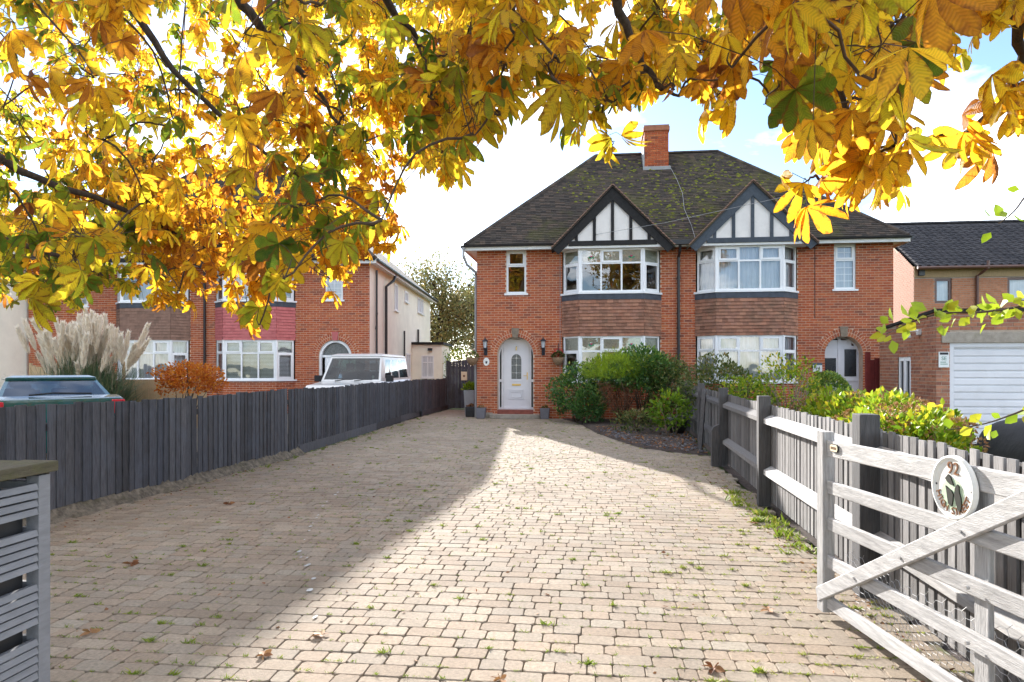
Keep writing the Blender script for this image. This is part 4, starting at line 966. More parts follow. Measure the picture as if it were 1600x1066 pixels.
b = MB(); b.fbox(gf, .26, .35, -.12, -.02, 0, 2.06); b.fbox(gf, .35, 3.2, -.12, -.022, 1.98, 2.06); b.build('door_frame', M['garage_white'], ga)
gd = MB().fbox(gf, .35, 3.2, -.12, -.085, 0, 1.98).build('garage_door', M['garage_white'], ga)
z = .02
while z < 1.95:
    MB().fbox(gf, .37, 3.2, -.085, -.062, z, z + .118).build('door_panel', M['garage_white'], gd, bevel=.012); z += .148
MB().box(.3, 3.6, .3, 2.6, 0, 2.3).build('inner_block', M['room'], ga)
mb = MB(); pn = []; frame_window(mb, pn, gl, .98, 1.62, .7, 1.80, [.5], None, {(0, 0), (1, 0)}, oo=-.02, fw=.05); wn = mb.build('window', M['upvc'], ga); put_panes(wn, pn, M['glass_dark'])
fl = thing('floodlight', 'white security floodlight on bracket on the garage side wall', 'floodlight', (6.98, 15.35, 2.28))
b = MB(); b.box(-.05, .02, -.05, .05, -.02, .1); b.tube([(-.03, 0, .06), (-.22, 0, .06), (-.24, 0, .0)], .018, 6); b.build('bracket', M['white'], fl)
MB().lathe([(.03, .06), (.06, .04), (.09, -.05), (.07, -.07)], (-.26, 0, -.02), 12).build('lamp_head', M['white'], fl, smooth=True)
def text_mesh(name, txt, size, mat, parent, mtx, extrude=.002):
    cu = bpy.data.curves.new(name, 'FONT'); cu.body = txt; cu.size = size; cu.extrude = extrude; cu.align_x = 'CENTER'; cu.align_y = 'CENTER'; cu.resolution_u = 3
    ob = bpy.data.objects.new(name, cu); COL.objects.link(ob)
    dg = bpy.context.evaluated_depsgraph_get(); me = bpy.data.meshes.new_from_object(ob.evaluated_get(dg)); bpy.data.objects.remove(ob); bpy.data.curves.remove(cu)
    me.name = name; me.materials.clear(); me.materials.append(mat)
    return link(name, me, parent, mtx)
UPR = lambda o, x=Vector((1, 0, 0)), n=Vector((0, -1, 0)): axes(x, Vector((0, 0, 1)), n, o)
sg = thing('garage_sign', 'small white printed sign with dark top band on garage pier', 'sign', (7.14, 14.685, 1.72))
MB().box(-.10, .10, -.012, .0, -.16, .16).build('plate', M['sign_white'], sg); MB().box(-.08, .08, -.016, -.012, .10, .145).build('top_band', M['ink'], sg)
text_mesh('lettering', 'SE', .11, M['sign_green'], sg, UPR((0, -.014, .02))); MB().box(-.07, .07, -.0145, -.012, -.10, -.085).build('printed_line', M['sign_green'], sg); MB().box(-.07, .04, -.0145, -.012, -.06, -.045).build('printed_line', M['sign_green'], sg)
hs = thing('house_number_sign', 'white number plate with blue top band beside the right hand front door', 'sign', (6.55, 20.585, 1.56))
MB().box(-.13, .13, -.014, .0, -.12, .07).build('plate', M['sign_white'], hs); MB().box(-.13, .13, -.015, .0, .072, .13).build('top_band', M['slate_sign'], hs); text_mesh('lettering', '94', .15, M['ink'], hs, UPR((.0, -.016, -.03)))
rg = thing('red_side_gate', 'dark red painted timber side gate next to the right hand porch', 'gate', (6.95, 17.6, 0))
for i in range(5): MB().box(-.09 + i * .1, .0 + i * .1, .0, .03, .05, 1.75 + .05 * math.sin(i)).build('board', M['red_wood'], rg)
MB().box(-.2, -.1, -.03, .07, 0, 1.95).build('post', M['red_wood'], rg)

# ------------------------------------------------------------------ fences
M['footing'] = material('crumbling_footing', [(0.13, 0.11, 0.085)], 0.95, (0.4, 1.7), 14, detail=8, bump=0.8, bscale=40, world=True, stain=((0.06, 0.06, 0.03), 0.7), stain_scale=4)
lfence = thing('left_fence', 'long charcoal stained close boarded fence along the left of the drive', 'fence', (-5.4, 11.5, 0))
LINE = [(-5.5, 2.2), (-5.45, 6.2), (-5.22, 11.5), (-5.5, 19.8), (-5.36, 24.5)]
def walk(line, step):
    out = []; rem = 0.0
    for (a, b) in zip(line, line[1:]):
        a, b = Vector((a[0], a[1], 0)), Vector((b[0], b[1], 0)); d = b - a; ln = d.length; d.normalize(); s = rem
        while s < ln: out.append((a + d * s, d, s)); s += step() if callable(step) else step
        rem = s - ln
    return out
bmesh_var = {}
for k in range(5):
    wv = .118 + .004 * k; b = MB(); ht = 1.0
    b.hexa([(-wv / 2, -.022, 0), (wv / 2, -.006, 0), (wv / 2, .0, 0), (-wv / 2, .0, 0), (-wv / 2, -.022, ht), (wv / 2, -.006, ht), (wv / 2, .0, ht), (-wv / 2, .0, ht)], 0.0)
    bmesh_var[k] = b.mesh('board', M['fence_dark'])
for p, d, s in walk(LINE, lambda: rnd.uniform(.098, .128)):
    nrm = Vector((d.y, -d.x, 0)); far = p.y > 11.45
    zb = (.165 if far else .10 + .02 * math.sin(p.y * 2.1)) + rnd.uniform(-.012, .012); zt = 1.17 + .012 * math.sin(p.y * 1.3) + rnd.gauss(0, .009)
    m = axes(d, -nrm, Vector((0, 0, 1)), p + nrm * rnd.uniform(0.0, .006) + Vector((0, 0, zb))) @ Matrix.Rotation(rnd.gauss(0, .008), 4, 'Y') @ Matrix.Rotation(rnd.gauss(0, .05), 4, 'Z') @ Matrix.Diagonal((1, 1, zt - zb, 1))
    link('board', bmesh_var[rnd.randrange(5)], lfence, XF[lfence.name].inverted() @ m)
for p, d, s in walk(LINE, 2.4):
    nrm = Vector((d.y, -d.x, 0)); b = MB(); f = Fr(p, d, nrm)
    b.fbox(f, -.05, .05, -.12, -.024, 0, 1.13); b.build('post', M['post_dark'], lfence, world=True)
for z in (.35, .95):
    for a, b2 in zip(LINE, LINE[1:]):
        MB().bar((a[0] - .05, a[1], z), (b2[0] - .05, b2[1], z), .05, .08).build('rail', M['post_dark'], lfence, world=True)
far_line = LINE[2:]
for p, d, s in walk(far_line, 2.42):
    f = Fr(p, d, Vector((d.y, -d.x, 0)))
    MB().fbox(f, 0.0, 2.40, .0, .028, .0, .17 + rnd.uniform(-.01, .01)).build('gravel_board', M['fence_dark'], lfence, world=True)
# broken concrete footing along the near part
ft = MB(); pts = walk(LINE[:3], .16)
vs = []
for p, d, s in pts:
    n = Vector((d.y, -d.x, 0)); w_ = .06 + .07 * rnd.random(); hgt = .04 + .05 * rnd.random()
    vs += [p + n * -.05 + Vector((0, 0, .19)), p + n * (w_ * .55) + Vector((0, 0, hgt)), p + n * w_ + Vector((0, 0, hgt * .45)), p + n * (w_ + .03) + Vector((0, 0, -.01))]
ft.add(vs, [(4 * i + k, 4 * i + k + 1, 4 * i + k + 5, 4 * i + k + 4) for i in range(len(pts) - 1) for k in range(3)])
ft.build('concrete_footing', M['footing'], lfence, world=True)

sgate = thing('side_gate', 'grey boarded side gate with curved top between left fence and house', 'gate', (-5.3, 24.6, 0))
for i in range(16):
    x = i * .118; k = i / 15; zt = 1.78 + .12 * math.sin(k * math.pi / 2 + .1)
    MB().box(x + .002, x + .114, -.0, .02 + .004 * (i % 2), .05, zt).build('board', M['fence_dark'], sgate)
MB().box(-.1, .0, -.03, .07, 0, 1.82).build('post', M['fence_dark'], sgate)
for z in (.3, 1.5): MB().box(0, 1.88, .026, .07, z, z + .1).build('ledge', M['fence_dark'], sgate)
nt_ = thing('gate_notice', 'small cream paper notice pinned on the grey side gate', 'notice', (-4.72, 24.585, 1.25))
MB().box(-.11, .11, -.006, .0, -.16, .16).build('paper', M['paper'], nt_); MB().lathe([(.05, 0), (.05, .002)], (0, 0, 0), 10)
b = MB(); b.add([(.045 * math.cos(a * .63), -.0075, .045 * math.sin(a * .63)) for a in range(10)], [tuple(range(10))]); b.build('printed_mark', M['wicker'], nt_)

M['pale_shaded'] = material('shade_darkened_pale', [(0.11, 0.105, 0.105), (0.15, 0.145, 0.14), (0.09, 0.085, 0.085)], 0.85, (0.65, 1.25), 10, stretch=(7, 7, 0.7), world=True)  # darker colour that paints the house shade onto the far boards
rfence = thing('right_fence', 'weathered grey picket boundary fence with posts and rails along the right', 'fence', (1.98, 10.0, 0))
RL = [(1.86, 2.5), (1.88, 4.85), (1.94, 7.85), (2.07, 10.9), (2.22, 14.0), (2.36, 17.0), (2.5, 20.4)]
pk = {}; pk_shaded = {}
for k in range(4):
    wv = .068 + .004 * k; b = MB(); b.hexa([(-wv / 2, -.008, 0), (wv / 2, -.008, 0), (wv / 2, .008, 0), (-wv / 2, .008, 0), (-wv / 2, -.008, 1), (wv / 2, -.008, 1), (wv / 2, .008, 1), (-wv / 2, .008, 1)], 0.0)
    pk[k] = b.mesh('pale', M['fence_grey']); pk_shaded[k] = b.mesh('pale', M['pale_shaded'])
b = MB(); b.box(-.035, .035, -.007, .007, 0, 1, 0.0); pk_gap_shade = b.mesh('pale', M['post_dark'])  # dark strips added behind the pales to deepen shade in the gaps
for p, d, s in walk(RL, lambda: rnd.uniform(.100, .110)):
    n = Vector((-d.y, d.x, 0)); zt = 1.13 + rnd.uniform(-.012, .012)
    m = axes(d, -n, Vector((0, 0, 1)), p - n * .055 + Vector((0, 0, .05))) @ Matrix.Rotation(rnd.uniform(-.012, .012), 4, 'Y') @ Matrix.Rotation(rnd.uniform(-.1, .1), 4, 'Z') @ Matrix.Diagonal((1, 1, zt - .05, 1))
    link('pale', (pk if p.y < 9.0 else pk_shaded)[rnd.randrange(4)], rfence, XF[rfence.name].inverted() @ m)
    if p.y < 13: link('pale', pk_gap_shade, rfence, XF[rfence.name].inverted() @ axes(d, -n, Vector((0, 0, 1)), p + d * .052 - n * .105 + Vector((0, 0, .05))) @ Matrix.Diagonal((1, 1, zt - .07, 1)))
for i, (a, b2) in enumerate(zip(RL, RL[1:])):
    a, b2 = Vector((*a, 0)), Vector((*b2, 0)); d = (b2 - a).normalized(); n = Vector((-d.y, d.x, 0))
    for z in (.36, .93):
        o0 = Vector((0, 0, z)); q = [a + o0 - n * .045, a + o0 + n * .035, a + o0 + n * .035 + Vector((0, 0, .05)), a + o0 - n * .045 + Vector((0, 0, .095))]
        MB().prism(q, b2 - a).build('rail', M['gate_wood'] if i < 2 else M['fence_grey'] if i < 3 else M['post_dark'], rfence, world=True)  # rails darken along the run: sun and house shade put into their colour
    if i > 0:
        f = Fr(a, d, n); wv = .075 if i in (1,) else .058
        MB().fbox(f, -wv, wv, -.045, .085, 0, 1.235).build('post', M['post_dark'], rfence, world=True, bevel=.006)  # dark colour paints the shade on the near faces of the posts
f = Fr(Vector((2.07, 10.9, 0)), Vector((.05, 1, 0)), Vector((-1, .05, 0))); b = MB()
b.prism([f.pt(-.05, .09, 0), f.pt(-.05, .2, 0), f.pt(-.05, .2, .56), f.pt(-.05, .17, .62), f.pt(-.05, .09, .66)], f.u * .1); b.build('repair_spur', M['post_dark'], rfence, world=True)
MB().bar((1.98, 12.75, 0), (2.12, 13.1, 1.15), .07, .07).build('leaning_prop', M['post_dark'], rfence, world=True)

# ------------------------------------------------------------------ five bar gate, opened against the fence
GO = Vector((1.45, 4.40, 0)); GD = Vector((.132, -.991, 0)).normalized(); GN = Vector((-.991, -.132, 0))
gate = thing('five_bar_gate', 'weathered silvery five bar timber gate standing open against the right fence', 'gate', GO)
gf_ = Fr((0, 0, 0), GD, GN)
_pt = gf_.pt
gf_.pt = lambda u, o, z: _pt(u, o, z + .02 * u - .012)     # the gate has sagged a little at its free end
def gbar(nm, u0, z0, u1, z1, wd, h, o, ch=.005): return MB().bar(gf_.pt(u0, o, z0), gf_.pt(u1, o, z1), wd, h, (0, 0, 1), ch).build(nm, M['gate_wood'], gate)
MB().bar(gf_.pt(0, 0, .05), gf_.pt(0, 0, 1.165), .075, .085, GD, .006).build('stile', M['gate_upright'], gate)
for z, h in ((1.065, .10), (.825, .08), (.60, .08), (.365, .08), (.115, .08)): gbar('rail', .045, z, 3.0, z, .028, h, 0)
gbar('brace', -.03, .14, 1.80, 1.10, .026, .085, .030)
MB().bar(gf_.pt(1.34, -.03, .09), gf_.pt(1.34, -.03, 1.11), .09, .026, GN, .004).build('upright', M['gate_upright'], gate)
MB().bar(gf_.pt(2.1, -.03, .09), gf_.pt(2.1, -.03, 1.11), .09, .026, GN, .004).build('upright', M['gate_upright'], gate)
MB().bar(gf_.pt(3.02, 0, .05), gf_.pt(3.02, 0, 1.3), .085, .09, GD, .006).build('hanging_stile', M['gate_upright'], gate)
bl = MB()
for u, z in ((.42, .372), (.86, .60), (1.30, .83), (1.34, .365), (1.34, .60)): bl.tube([gf_.pt(u, .035, z), gf_.pt(u, .05, z)], .008, 6)
bl.build('bolts', M['wire'], gate)
gp = thing('gate_post', 'square timber post carrying the open five bar gate', 'post', (1.98, 1.36, 0)); MB().box(-.075, .075, -.075, .075, 0, 1.4).build('post_shaft', M['post_dark'], gp, bevel=.01)
# wire netting stapled along the bottom of the gate
net = MB(); cw, chh = .055, .048
for i in range(52):
    for j in range(9):
        u = .15 + i * cw; z = .05 + j * chh * 1.0 + (.5 * chh if i % 2 else 0)
        bend = lambda uu, zz: gf_.pt(uu, -.06 - .03 * math.sin(uu * 5) - .04 * math.sin(zz * 9 + uu), zz)
        for (du, dz, eu, ez) in ((-.018, 0, .018, 0), (.018, 0, .037, .024), (.018, 0, .037, -.024)):
            net.tube([bend(u + du, z + dz), bend(u + eu, z + ez)], .0011, 3, False)
net.build('wire_netting', M['wire'], gate, kind='stuff')
# name plate and round plaque
np_ = thing('gate_name_plate', 'small rounded cream name plate on the top rail of the gate', 'plate', gf_.pt(.15, .018, 1.075) + GO)
mt = lambda: axes(GD, Vector((0, 0, 1)), GN, (0, 0, 0))
def rounded(w_, h_, r, n=5):
    out = []
    for cx_, cy_, a0 in ((w_ - r, h_ - r, 0), (-w_ + r, h_ - r, 90), (-w_ + r, -h_ + r, 180), (w_ - r, -h_ + r, 270)):
        for i in range(n + 1): out.append((cx_ + r * math.cos(math.radians(a0 + 90 * i / n)), cy_ + r * math.sin(math.radians(a0 + 90 * i / n))))
    return out
def plate(poly, o0, o1, mat, nm, par): return MB().prism([GD * x + GN * o0 + Vector((0, 0, z)) for x, z in poly], GN * (o1 - o0)).build(nm, mat, par)
plate(rounded(.048, .024, .02), 0, .006, M['ink'], 'rim', np_); plate(rounded(.044, .020, .017), .006, .008, M['paper'], 'face', np_)
b = MB()
for i in range(9): b.prism([GD * (-.034 + i * .0076) + GN * .008 + Vector((0, 0, -.008)), GD * (-.029 + i * .0076) + GN * .008 + Vector((0, 0, -.008)), GD * (-.029 + i * .0076) + GN * .008 + Vector((0, 0, .008)), GD * (-.034 + i * .0076) + GN * .008 + Vector((0, 0, .008))], GN * .001)
b.build('worn_lettering', M['wicker'], np_)
pl = thing('house_plaque', 'round white cast plaque reading 92 High Street with two dark animals', 'plaque', gf_.pt(1.24, .022, 1.01) + GO)
C_ = lambda r, n=40, sx=1: [(sx * r * math.cos(2 * math.pi * i / n), r * math.sin(2 * math.pi * i / n)) for i in range(n)]
plate(C_(.140), 0, .012, M['plaque_white'], 'disc', pl)
ringm = MB(); n = 40
for i in range(n):
    a0, a1 = 2 * math.pi * i / n, 2 * math.pi * (i + 1) / n
    P_ = lambda r, a, o: GD * (r * math.cos(a)) + GN * o + Vector((0, 0, r * math.sin(a)))
    ringm.add([P_(.142, a0, .0), P_(.142, a1, .0), P_(.140, a1, .02), P_(.140, a0, .02), P_(.130, a1, .022), P_(.130, a0, .022), P_(.124, a1, .012), P_(.124, a0, .012)], [(0, 1, 2, 3), (3, 2, 4, 5), (5, 4, 6, 7)])
ringm.build('rim', M['plaque_white'], pl, smooth=True)
plate([(x * 1.05 - .005, z - .03) for x, z in C_(.07, 24)], .012, .0135, M['plaque_green'], 'painted_ground', pl)
plate([(-.048, .035), (-.028, .055), (-.012, .045), (.004, .018), (.008, .010), (-.015, .012), (-.035, .022)], .0135, .019, M['dog_dark'], 'animal_relief', pl)
plate([(-.045, .002), (-.03, -.006), (-.008, -.012), (.006, -.03), (.002, -.062), (-.006, -.085), (-.028, -.075), (-.034, -.045), (-.04, -.015)], .0135, .019, M['dog_dark'], 'animal_relief', pl)
plate([(.018, .002), (.032, .02), (.042, .012), (.044, -.012), (.055, -.035), (.058, -.07), (.05, -.098), (.034, -.088), (.022, -.06), (.012, -.03)], .0135, .019, M['dog_dark'], 'animal_relief', pl)
def on_plaque(x, z, ang=0, o=.0125):
    c, s = math.cos(ang), math.sin(ang); ux = GD * c + Vector((0, 0, s)); uz = GD * -s + Vector((0, 0, c))
    return axes(ux, uz, GN, GD * x + GN * o + Vector((0, 0, z)))
text_mesh('number', '92', .078, M['gold_letter'], pl, on_plaque(.0, .082), .004)
txt = 'HIGH STREET'
for i, c in enumerate(txt):
    if c == ' ': continue
    a = math.radians(-90 + (i - 5) * 13.4); text_mesh('letter', c, .046, M['gold_letter'], pl, on_plaque(.104 * math.cos(a), .104 * math.sin(a), a + math.pi / 2), .004)
for s in (-1, 1): plate([(s * .115 + x, z) for x, z in C_(.005, 8)], .012, .014, M['ink'], 'screw', pl)

# ------------------------------------------------------------------ slatted store by the entrance
st = thing('slatted_store', 'grey painted slatted wooden bin store with mossy plank lid', 'bin store', (-2.29, 2.61, 0))
def sb(nm, x0, x1, y0, y1, z0, z1, m, bev=.003): return MB().box(x0, x1, y0, y1, z0, z1).build(nm, m, st, bevel=bev)
for (x, y) in ((-.06, -.06), (-.06, -1.75), (-.9, -.06), (-.9, -1.75)): sb('corner_post', x, x + .06, y, y + .06, 0, 1.10, M['cabinet'])
z = .03
gi = 0
while z < 1.06:
    grp = gi % 6
    if grp == 5: z += .055; gi += 1; continue
    MB().hexa([(-.018, -1.70, z), (.0, -1.70, z), (.0, -.062, z), (-.018, -.062, z), (-.03, -1.70, z + .025), (-.008, -1.70, z + .025), (-.008, -.062, z + .025), (-.03, -.062, z + .025)]).build('slat', M['cabinet'], st)
    MB().box(-.84, -.062, -.05, -.03, z, z + .03).build('slat', M['cabinet'], st)
    z += .0345; gi += 1
sb('inner_back', -.88, -.86, -1.7, 0, 0, 1.05, M['cabinet']); sb('inner_rail', -.05, -.032, -.9, -.82, 0, 1.08, M['cabinet'])
MB().box(-.85, -.062, -1.68, -.075, .02, 1.0).build('dark_infill', M['black_pot'], st)  # black block added to fill the store, so slat gaps stay dark
for i in range(6): sb('lid_plank', -.98 + i * .167, -.98 + i * .167 + .162, -1.85, .025, 1.105 + .004 * (i % 2), 1.15 + .004 * (i % 2), M['mossy_wood'], .005)
sb('lid_batten', -.95, -.02, .0, .02, 1.075, 1.103, M['mossy_wood'], .004)
# ------------------------------------------------------------------ vehicles
def quad_wall(mb, q, holes, a=.5):
    """panel over the corners q (bl, br, tr, tl) with rectangular holes in 0..1 coordinates"""
    q = [Vector(v) for v in q]
    P = lambda u, v: (q[0] * (1 - u) + q[1] * u) * (1 - v) + (q[3] * (1 - u) + q[2] * u) * v
    us = sorted({0., 1.} | {x for h in holes for x in h[:2]}); vs = sorted({0., 1.} | {x for h in holes for x in h[2:]})
    for u0, u1 in zip(us, us[1:]):
        for v0, v1 in zip(vs, vs[1:]):
            if not any(h[0] < (u0 + u1) / 2 < h[1] and h[2] < (v0 + v1) / 2 < h[3] for h in holes):
                mb.add([P(u0, v0), P(u1, v0), P(u1, v1), P(u0, v1)], [(0, 1, 2, 3)], a)
    return P
def car(name, label, loc, rotz, sp):
    c = thing(name, label, 'car', loc, rotz); w_ = sp['w'] / 2; paint = sp['paint']
    mb = MB(); mb.prism([(-w_, y, z) for y, z in sp['profile']], (2 * w_, 0, 0))
    mb.build('body', paint, c, bevel=.05, smooth=False)
    y0, y1, z0, t0, t1, zt, wb, wt = sp['cabin']
    lo = [Vector((-wb, y0, z0)), Vector((wb, y0, z0)), Vector((wb, y1, z0)), Vector((-wb, y1, z0))]
    hi = [Vector((-wt, t0, zt)), Vector((wt, t0, zt)), Vector((wt, t1, zt)), Vector((-wt, t1, zt))]
    cab = MB(); panes = []
    for k, (nm, holes) in enumerate(zip(sp.get('names', ('windscreen', 'side_window', 'rear_window', 'side_window')), (sp['front'], sp['side'], sp['rear'], [(1 - b, 1 - a, v0, v1) for a, b, v0, v1 in sp['side']]))):
        j = (k + 1) % 4; P = quad_wall(cab, (lo[k], lo[j], hi[j], hi[k]), holes)
        for (a, b, v0, v1) in holes: panes.append((nm, [P(a, v0), P(b, v0), P(b, v1), P(a, v1)]))
    cab.build('cabin', sp['pillar'], c)
    for nm, p in panes: MB().add(p, [(0, 1, 2, 3)], .5).build(nm, M['car_glass'], c)
    zb = sp['roof_t']; m = MB()
    ins = .06
    ring0 = [v + Vector((0, 0, -.005)) for v in hi]; cen = sum(hi, Vector()) / 4
    ring1 = [v + (v - cen) * .012 + Vector((0, 0, zb * .5)) for v in hi]; ring2 = [v + (cen - v) * .16 + Vector((0, 0, zb)) for v in hi]
    m.add(ring0 + ring1 + ring2, [(i, (i + 1) % 4, (i + 1) % 4 + 4, i + 4) for i in range(4)] + [(i + 4, (i + 1) % 4 + 4, (i + 1) % 4 + 8, i + 8) for i in range(4)] + [(8, 9, 10, 11), (3, 2, 1, 0)])
    m.build('roof', paint, c, bevel=.03)
    s = MB(); 
    for sx in (-.36, .36):
        for yy in sp['seats']: s.box(sx - .24, sx + .24, yy, yy + .14, .5, z0 + .4 * (zt - z0)); s.box(sx - .12, sx + .12, yy + .02, yy + .12, z0 + .45 * (zt - z0), z0 + .75 * (zt - z0))
    s.box(-wb + .05, wb - .05, y0 + .2, y0 + .5, z0 - .3, z0 + .03) ; s.build('seats', M['car_inside'], c, bevel=.03)
    for (x, y) in ((-w_ + .02, sp['axles'][0]), (w_ - .24, sp['axles'][0]), (-w_ + .02, sp['axles'][1]), (w_ - .24, sp['axles'][1])):
        r = sp['wheel']; t = MB(); t.tube([(x, y, r), (x + .03, y, r), (x + .19, y, r), (x + .22, y, r)], [r * .9, r, r, r * .9], 20); wo = t.build('wheel', M['tyre'], c, smooth=False)
        t = MB(); t.tube([(x - .006, y, r), (x + .226, y, r)], r * .6, 16); t.build('rim', M['rim'], wo)
    for nm, mat, bx in sp['extras']: MB().box(*bx).build(nm, mat, c, bevel=.012)
    return c
suv = car('parked_off_roader', 'boxy white off-roader facing us, parked behind the left fence', (-6.68, 19.15, 0), math.radians(1.5), dict(
    w=1.80, paint=M['car_white'], pillar=M['car_white'], roof_t=.10, wheel=.37, axles=(-1.45, 1.1), seats=(-.2, .75),
    profile=[(-2.28, .42), (-2.30, .68), (-2.24, 1.0), (-2.12, 1.09), (-1.12, 1.17), (2.1, 1.2), (2.2, 1.1), (2.24, .45), (1.55, .40), (-1.0, .38)],
    cabin=(-1.16, 2.12, 1.17, -.66, 2.02, 1.86, .85, .74), front=[(.035, .965, .08, .95)], side=[(.13, .33, .12, .9), (.37, .60, .12, .9), (.64, .95, .12, .9)], rear=[(.1, .9, .15, .9)],
    extras=[('door_mirror', M['car_trim'], (.93, 1.13, -.95, -.83, 1.16, 1.34)), ('door_mirror', M['car_trim'], (-1.13, -.93, -.95, -.83, 1.16, 1.34)), ('bumper', M['car_trim'], (-.9, .9, -2.4, -2.26, .42, .68)), ('headlight', M['clear_lens'], (-.85, -.5, -2.31, -2.2, .72, .92)), ('headlight', M['clear_lens'], (.5, .85, -2.31, -2.2, .72, .92)), ('grille', M['car_trim'], (-.48, .48, -2.31, -2.2, .72, .92))]))
for x in (-.45, .1):
    w2 = MB(); w2.tube([(x, -1.17, 1.19), (x + .25, -1.12, 1.22), (x + .5, -1.12, 1.225)], .012, 6); w2.build('wiper', M['car_trim'], suv)
w2 = MB(); w2.add([(.60 + .035 * math.cos(a * .524), -1.04 + .018 * math.sin(a * .524) - .004, 1.30 + .045 * math.sin(a * .524)) for a in range(12)], [tuple(range(12))]); w2.build('tax_disc', M['paper'], suv)
sed = car('parked_hatchback', 'dark teal saloon car seen from behind over the left fence', (-9.25, 10.45, 0), math.radians(46), dict(
    names=('rear_window', 'side_window', 'windscreen', 'side_window'), w=1.68, paint=M['car_teal'], pillar=M['car_teal'], roof_t=.07, wheel=.30, axles=(-1.3, 1.3), seats=(-.6, .5),
    profile=[(-2.05, .30), (-2.14, .55), (-2.12, .9), (-2.04, 1.10), (-1.66, 1.13), (.9, .98), (2.0, .82), (2.1, .6), (2.05, .28)],
    cabin=(-1.70, 1.05, 1.08, -1.02, .35, 1.36, .74, .60), front=[(.04, .96, .07, .97)], side=[(.17, .46, .12, .9), (.5, .86, .12, .88)], rear=[(.05, .95, .08, .95)],
    extras=[('tail_light', M['red_lens'], (-.83, -.66, -2.15, -1.95, .86, 1.07)), ('tail_light', M['red_lens'], (.66, .83, -2.15, -1.95, .86, 1.07)), ('bumper', M['car_teal'], (-.82, .82, -2.18, -2.0, .32, .6)), ('number_plate', M['paper'], (-.26, .26, -2.13, -2.1, .62, .73))]))
w2 = MB(); w2.tube([(-.35, -1.73, 1.145), (-.05, -1.71, 1.17), (.45, -1.70, 1.155)], .013, 6); w2.build('rear_wiper', M['car_trim'], sed)

mc = thing('covered_motorcycle', 'motorcycle under a glossy black cover beside the garage forecourt', 'motorcycle', (4.75, 7.7, 0), math.radians(4))
mb = MB(); secs = []
for i, (y, wv, ht) in enumerate(((-1.0, .05, .75), (-.9, .20, .95), (-.55, .34, 1.22), (-.2, .30, 1.12), (.2, .28, 1.02), (.6, .27, 1.0), (.95, .16, .85), (1.05, .04, .7))):
    secs.append([(x * wv * (1 + .1 * math.sin(i * 2 + x * 5)), y + .03 * math.sin(x * 7 + i), .30 + (ht - .30) * z) for x, z in ((-1.15, 0), (-1.1, .3), (-.85, .65), (-.5, .92), (0, 1.0), (.5, .92), (.85, .65), (1.1, .3), (1.15, 0))])
k = 9; mb.add([v for s in secs for v in s], [(i * k + j, i * k + j + 1, (i + 1) * k + j + 1, (i + 1) * k + j) for i in range(len(secs) - 1) for j in range(k - 1)])
mo = mb.build('cover', M['cover'], mc, smooth=True); sm_ = mo.modifiers.new('sub', 'SUBSURF'); sm_.levels = 2; sm_.render_levels = 2
for y in (-.72, .72):
    t = MB(); n = 24
    t.tube([(.0 + 0, y + .27 * math.cos(2 * math.pi * i / n), .31 + .27 * math.sin(2 * math.pi * i / n)) for i in range(n + 1)], .05, 8, False); wo = t.build('wheel', M['tyre'], mc, smooth=True)
    t = MB(); t.tube([(-.05, y, .31), (.05, y, .31)], .06, 10); t.build('hub', M['rim'], wo)

# ------------------------------------------------------------------ plants
LT_V = np.array([(0, 0, 0), (.38, .27, .07), (.38, -.27, .07), (1, 0, -.05), (.42, 0, 0), (.75, .17, .03), (.75, -.17, .03)], float)
LT_F = np.array([(0, 4, 1), (0, 2, 4), (4, 5, 1), (4, 2, 6), (4, 3, 5), (4, 6, 3)])
BL_V = np.array([(0, .04, 0), (0, -.04, 0), (.5, .035, .06), (.5, -.035, .06), (1, .004, -.02), (1, -.004, -.02)], float)
BL_F = np.array([(0, 1, 3), (0, 3, 2), (2, 3, 5), (2, 5, 4)])
def rot_frames(d, roll=None):
    d = d / np.maximum(np.linalg.norm(d, axis=1, keepdims=True), 1e-6)
    r = rng.normal(size=d.shape); y = np.cross(r, d); y /= np.maximum(np.linalg.norm(y, axis=1, keepdims=True), 1e-6)
    if roll is not None:   # keep faces looking mostly up
        up = np.tile((0., 0., 1.), (len(d), 1)) + rng.normal(size=d.shape) * roll
        y = np.cross(up, d); y /= np.maximum(np.linalg.norm(y, axis=1, keepdims=True), 1e-6)
    z = np.cross(d, y)
    return np.stack([d, y, z], axis=2)      # columns
def leaves_mesh(name, mat, pos, dirs, size, hue, tv=LT_V, tf=LT_F, roll=None, smooth=False):
    pos = np.asarray(pos, float); n = len(pos); R = rot_frames(np.asarray(dirs, float), roll)
    V = np.einsum('nij,kj->nki', R, tv) * np.asarray(size).reshape(-1, 1, 1) + pos[:, None, :]
    F = (tf[None] + (np.arange(n) * len(tv))[:, None, None]).reshape(-1, tf.shape[1])
    return np_mesh(name, V.reshape(-1, 3), F, mat, smooth, {'hue': np.repeat(hue, len(tf))})
def sphere_dirs(n):
    v = rng.normal(size=(n, 3)); return v / np.linalg.norm(v, axis=1, keepdims=True)
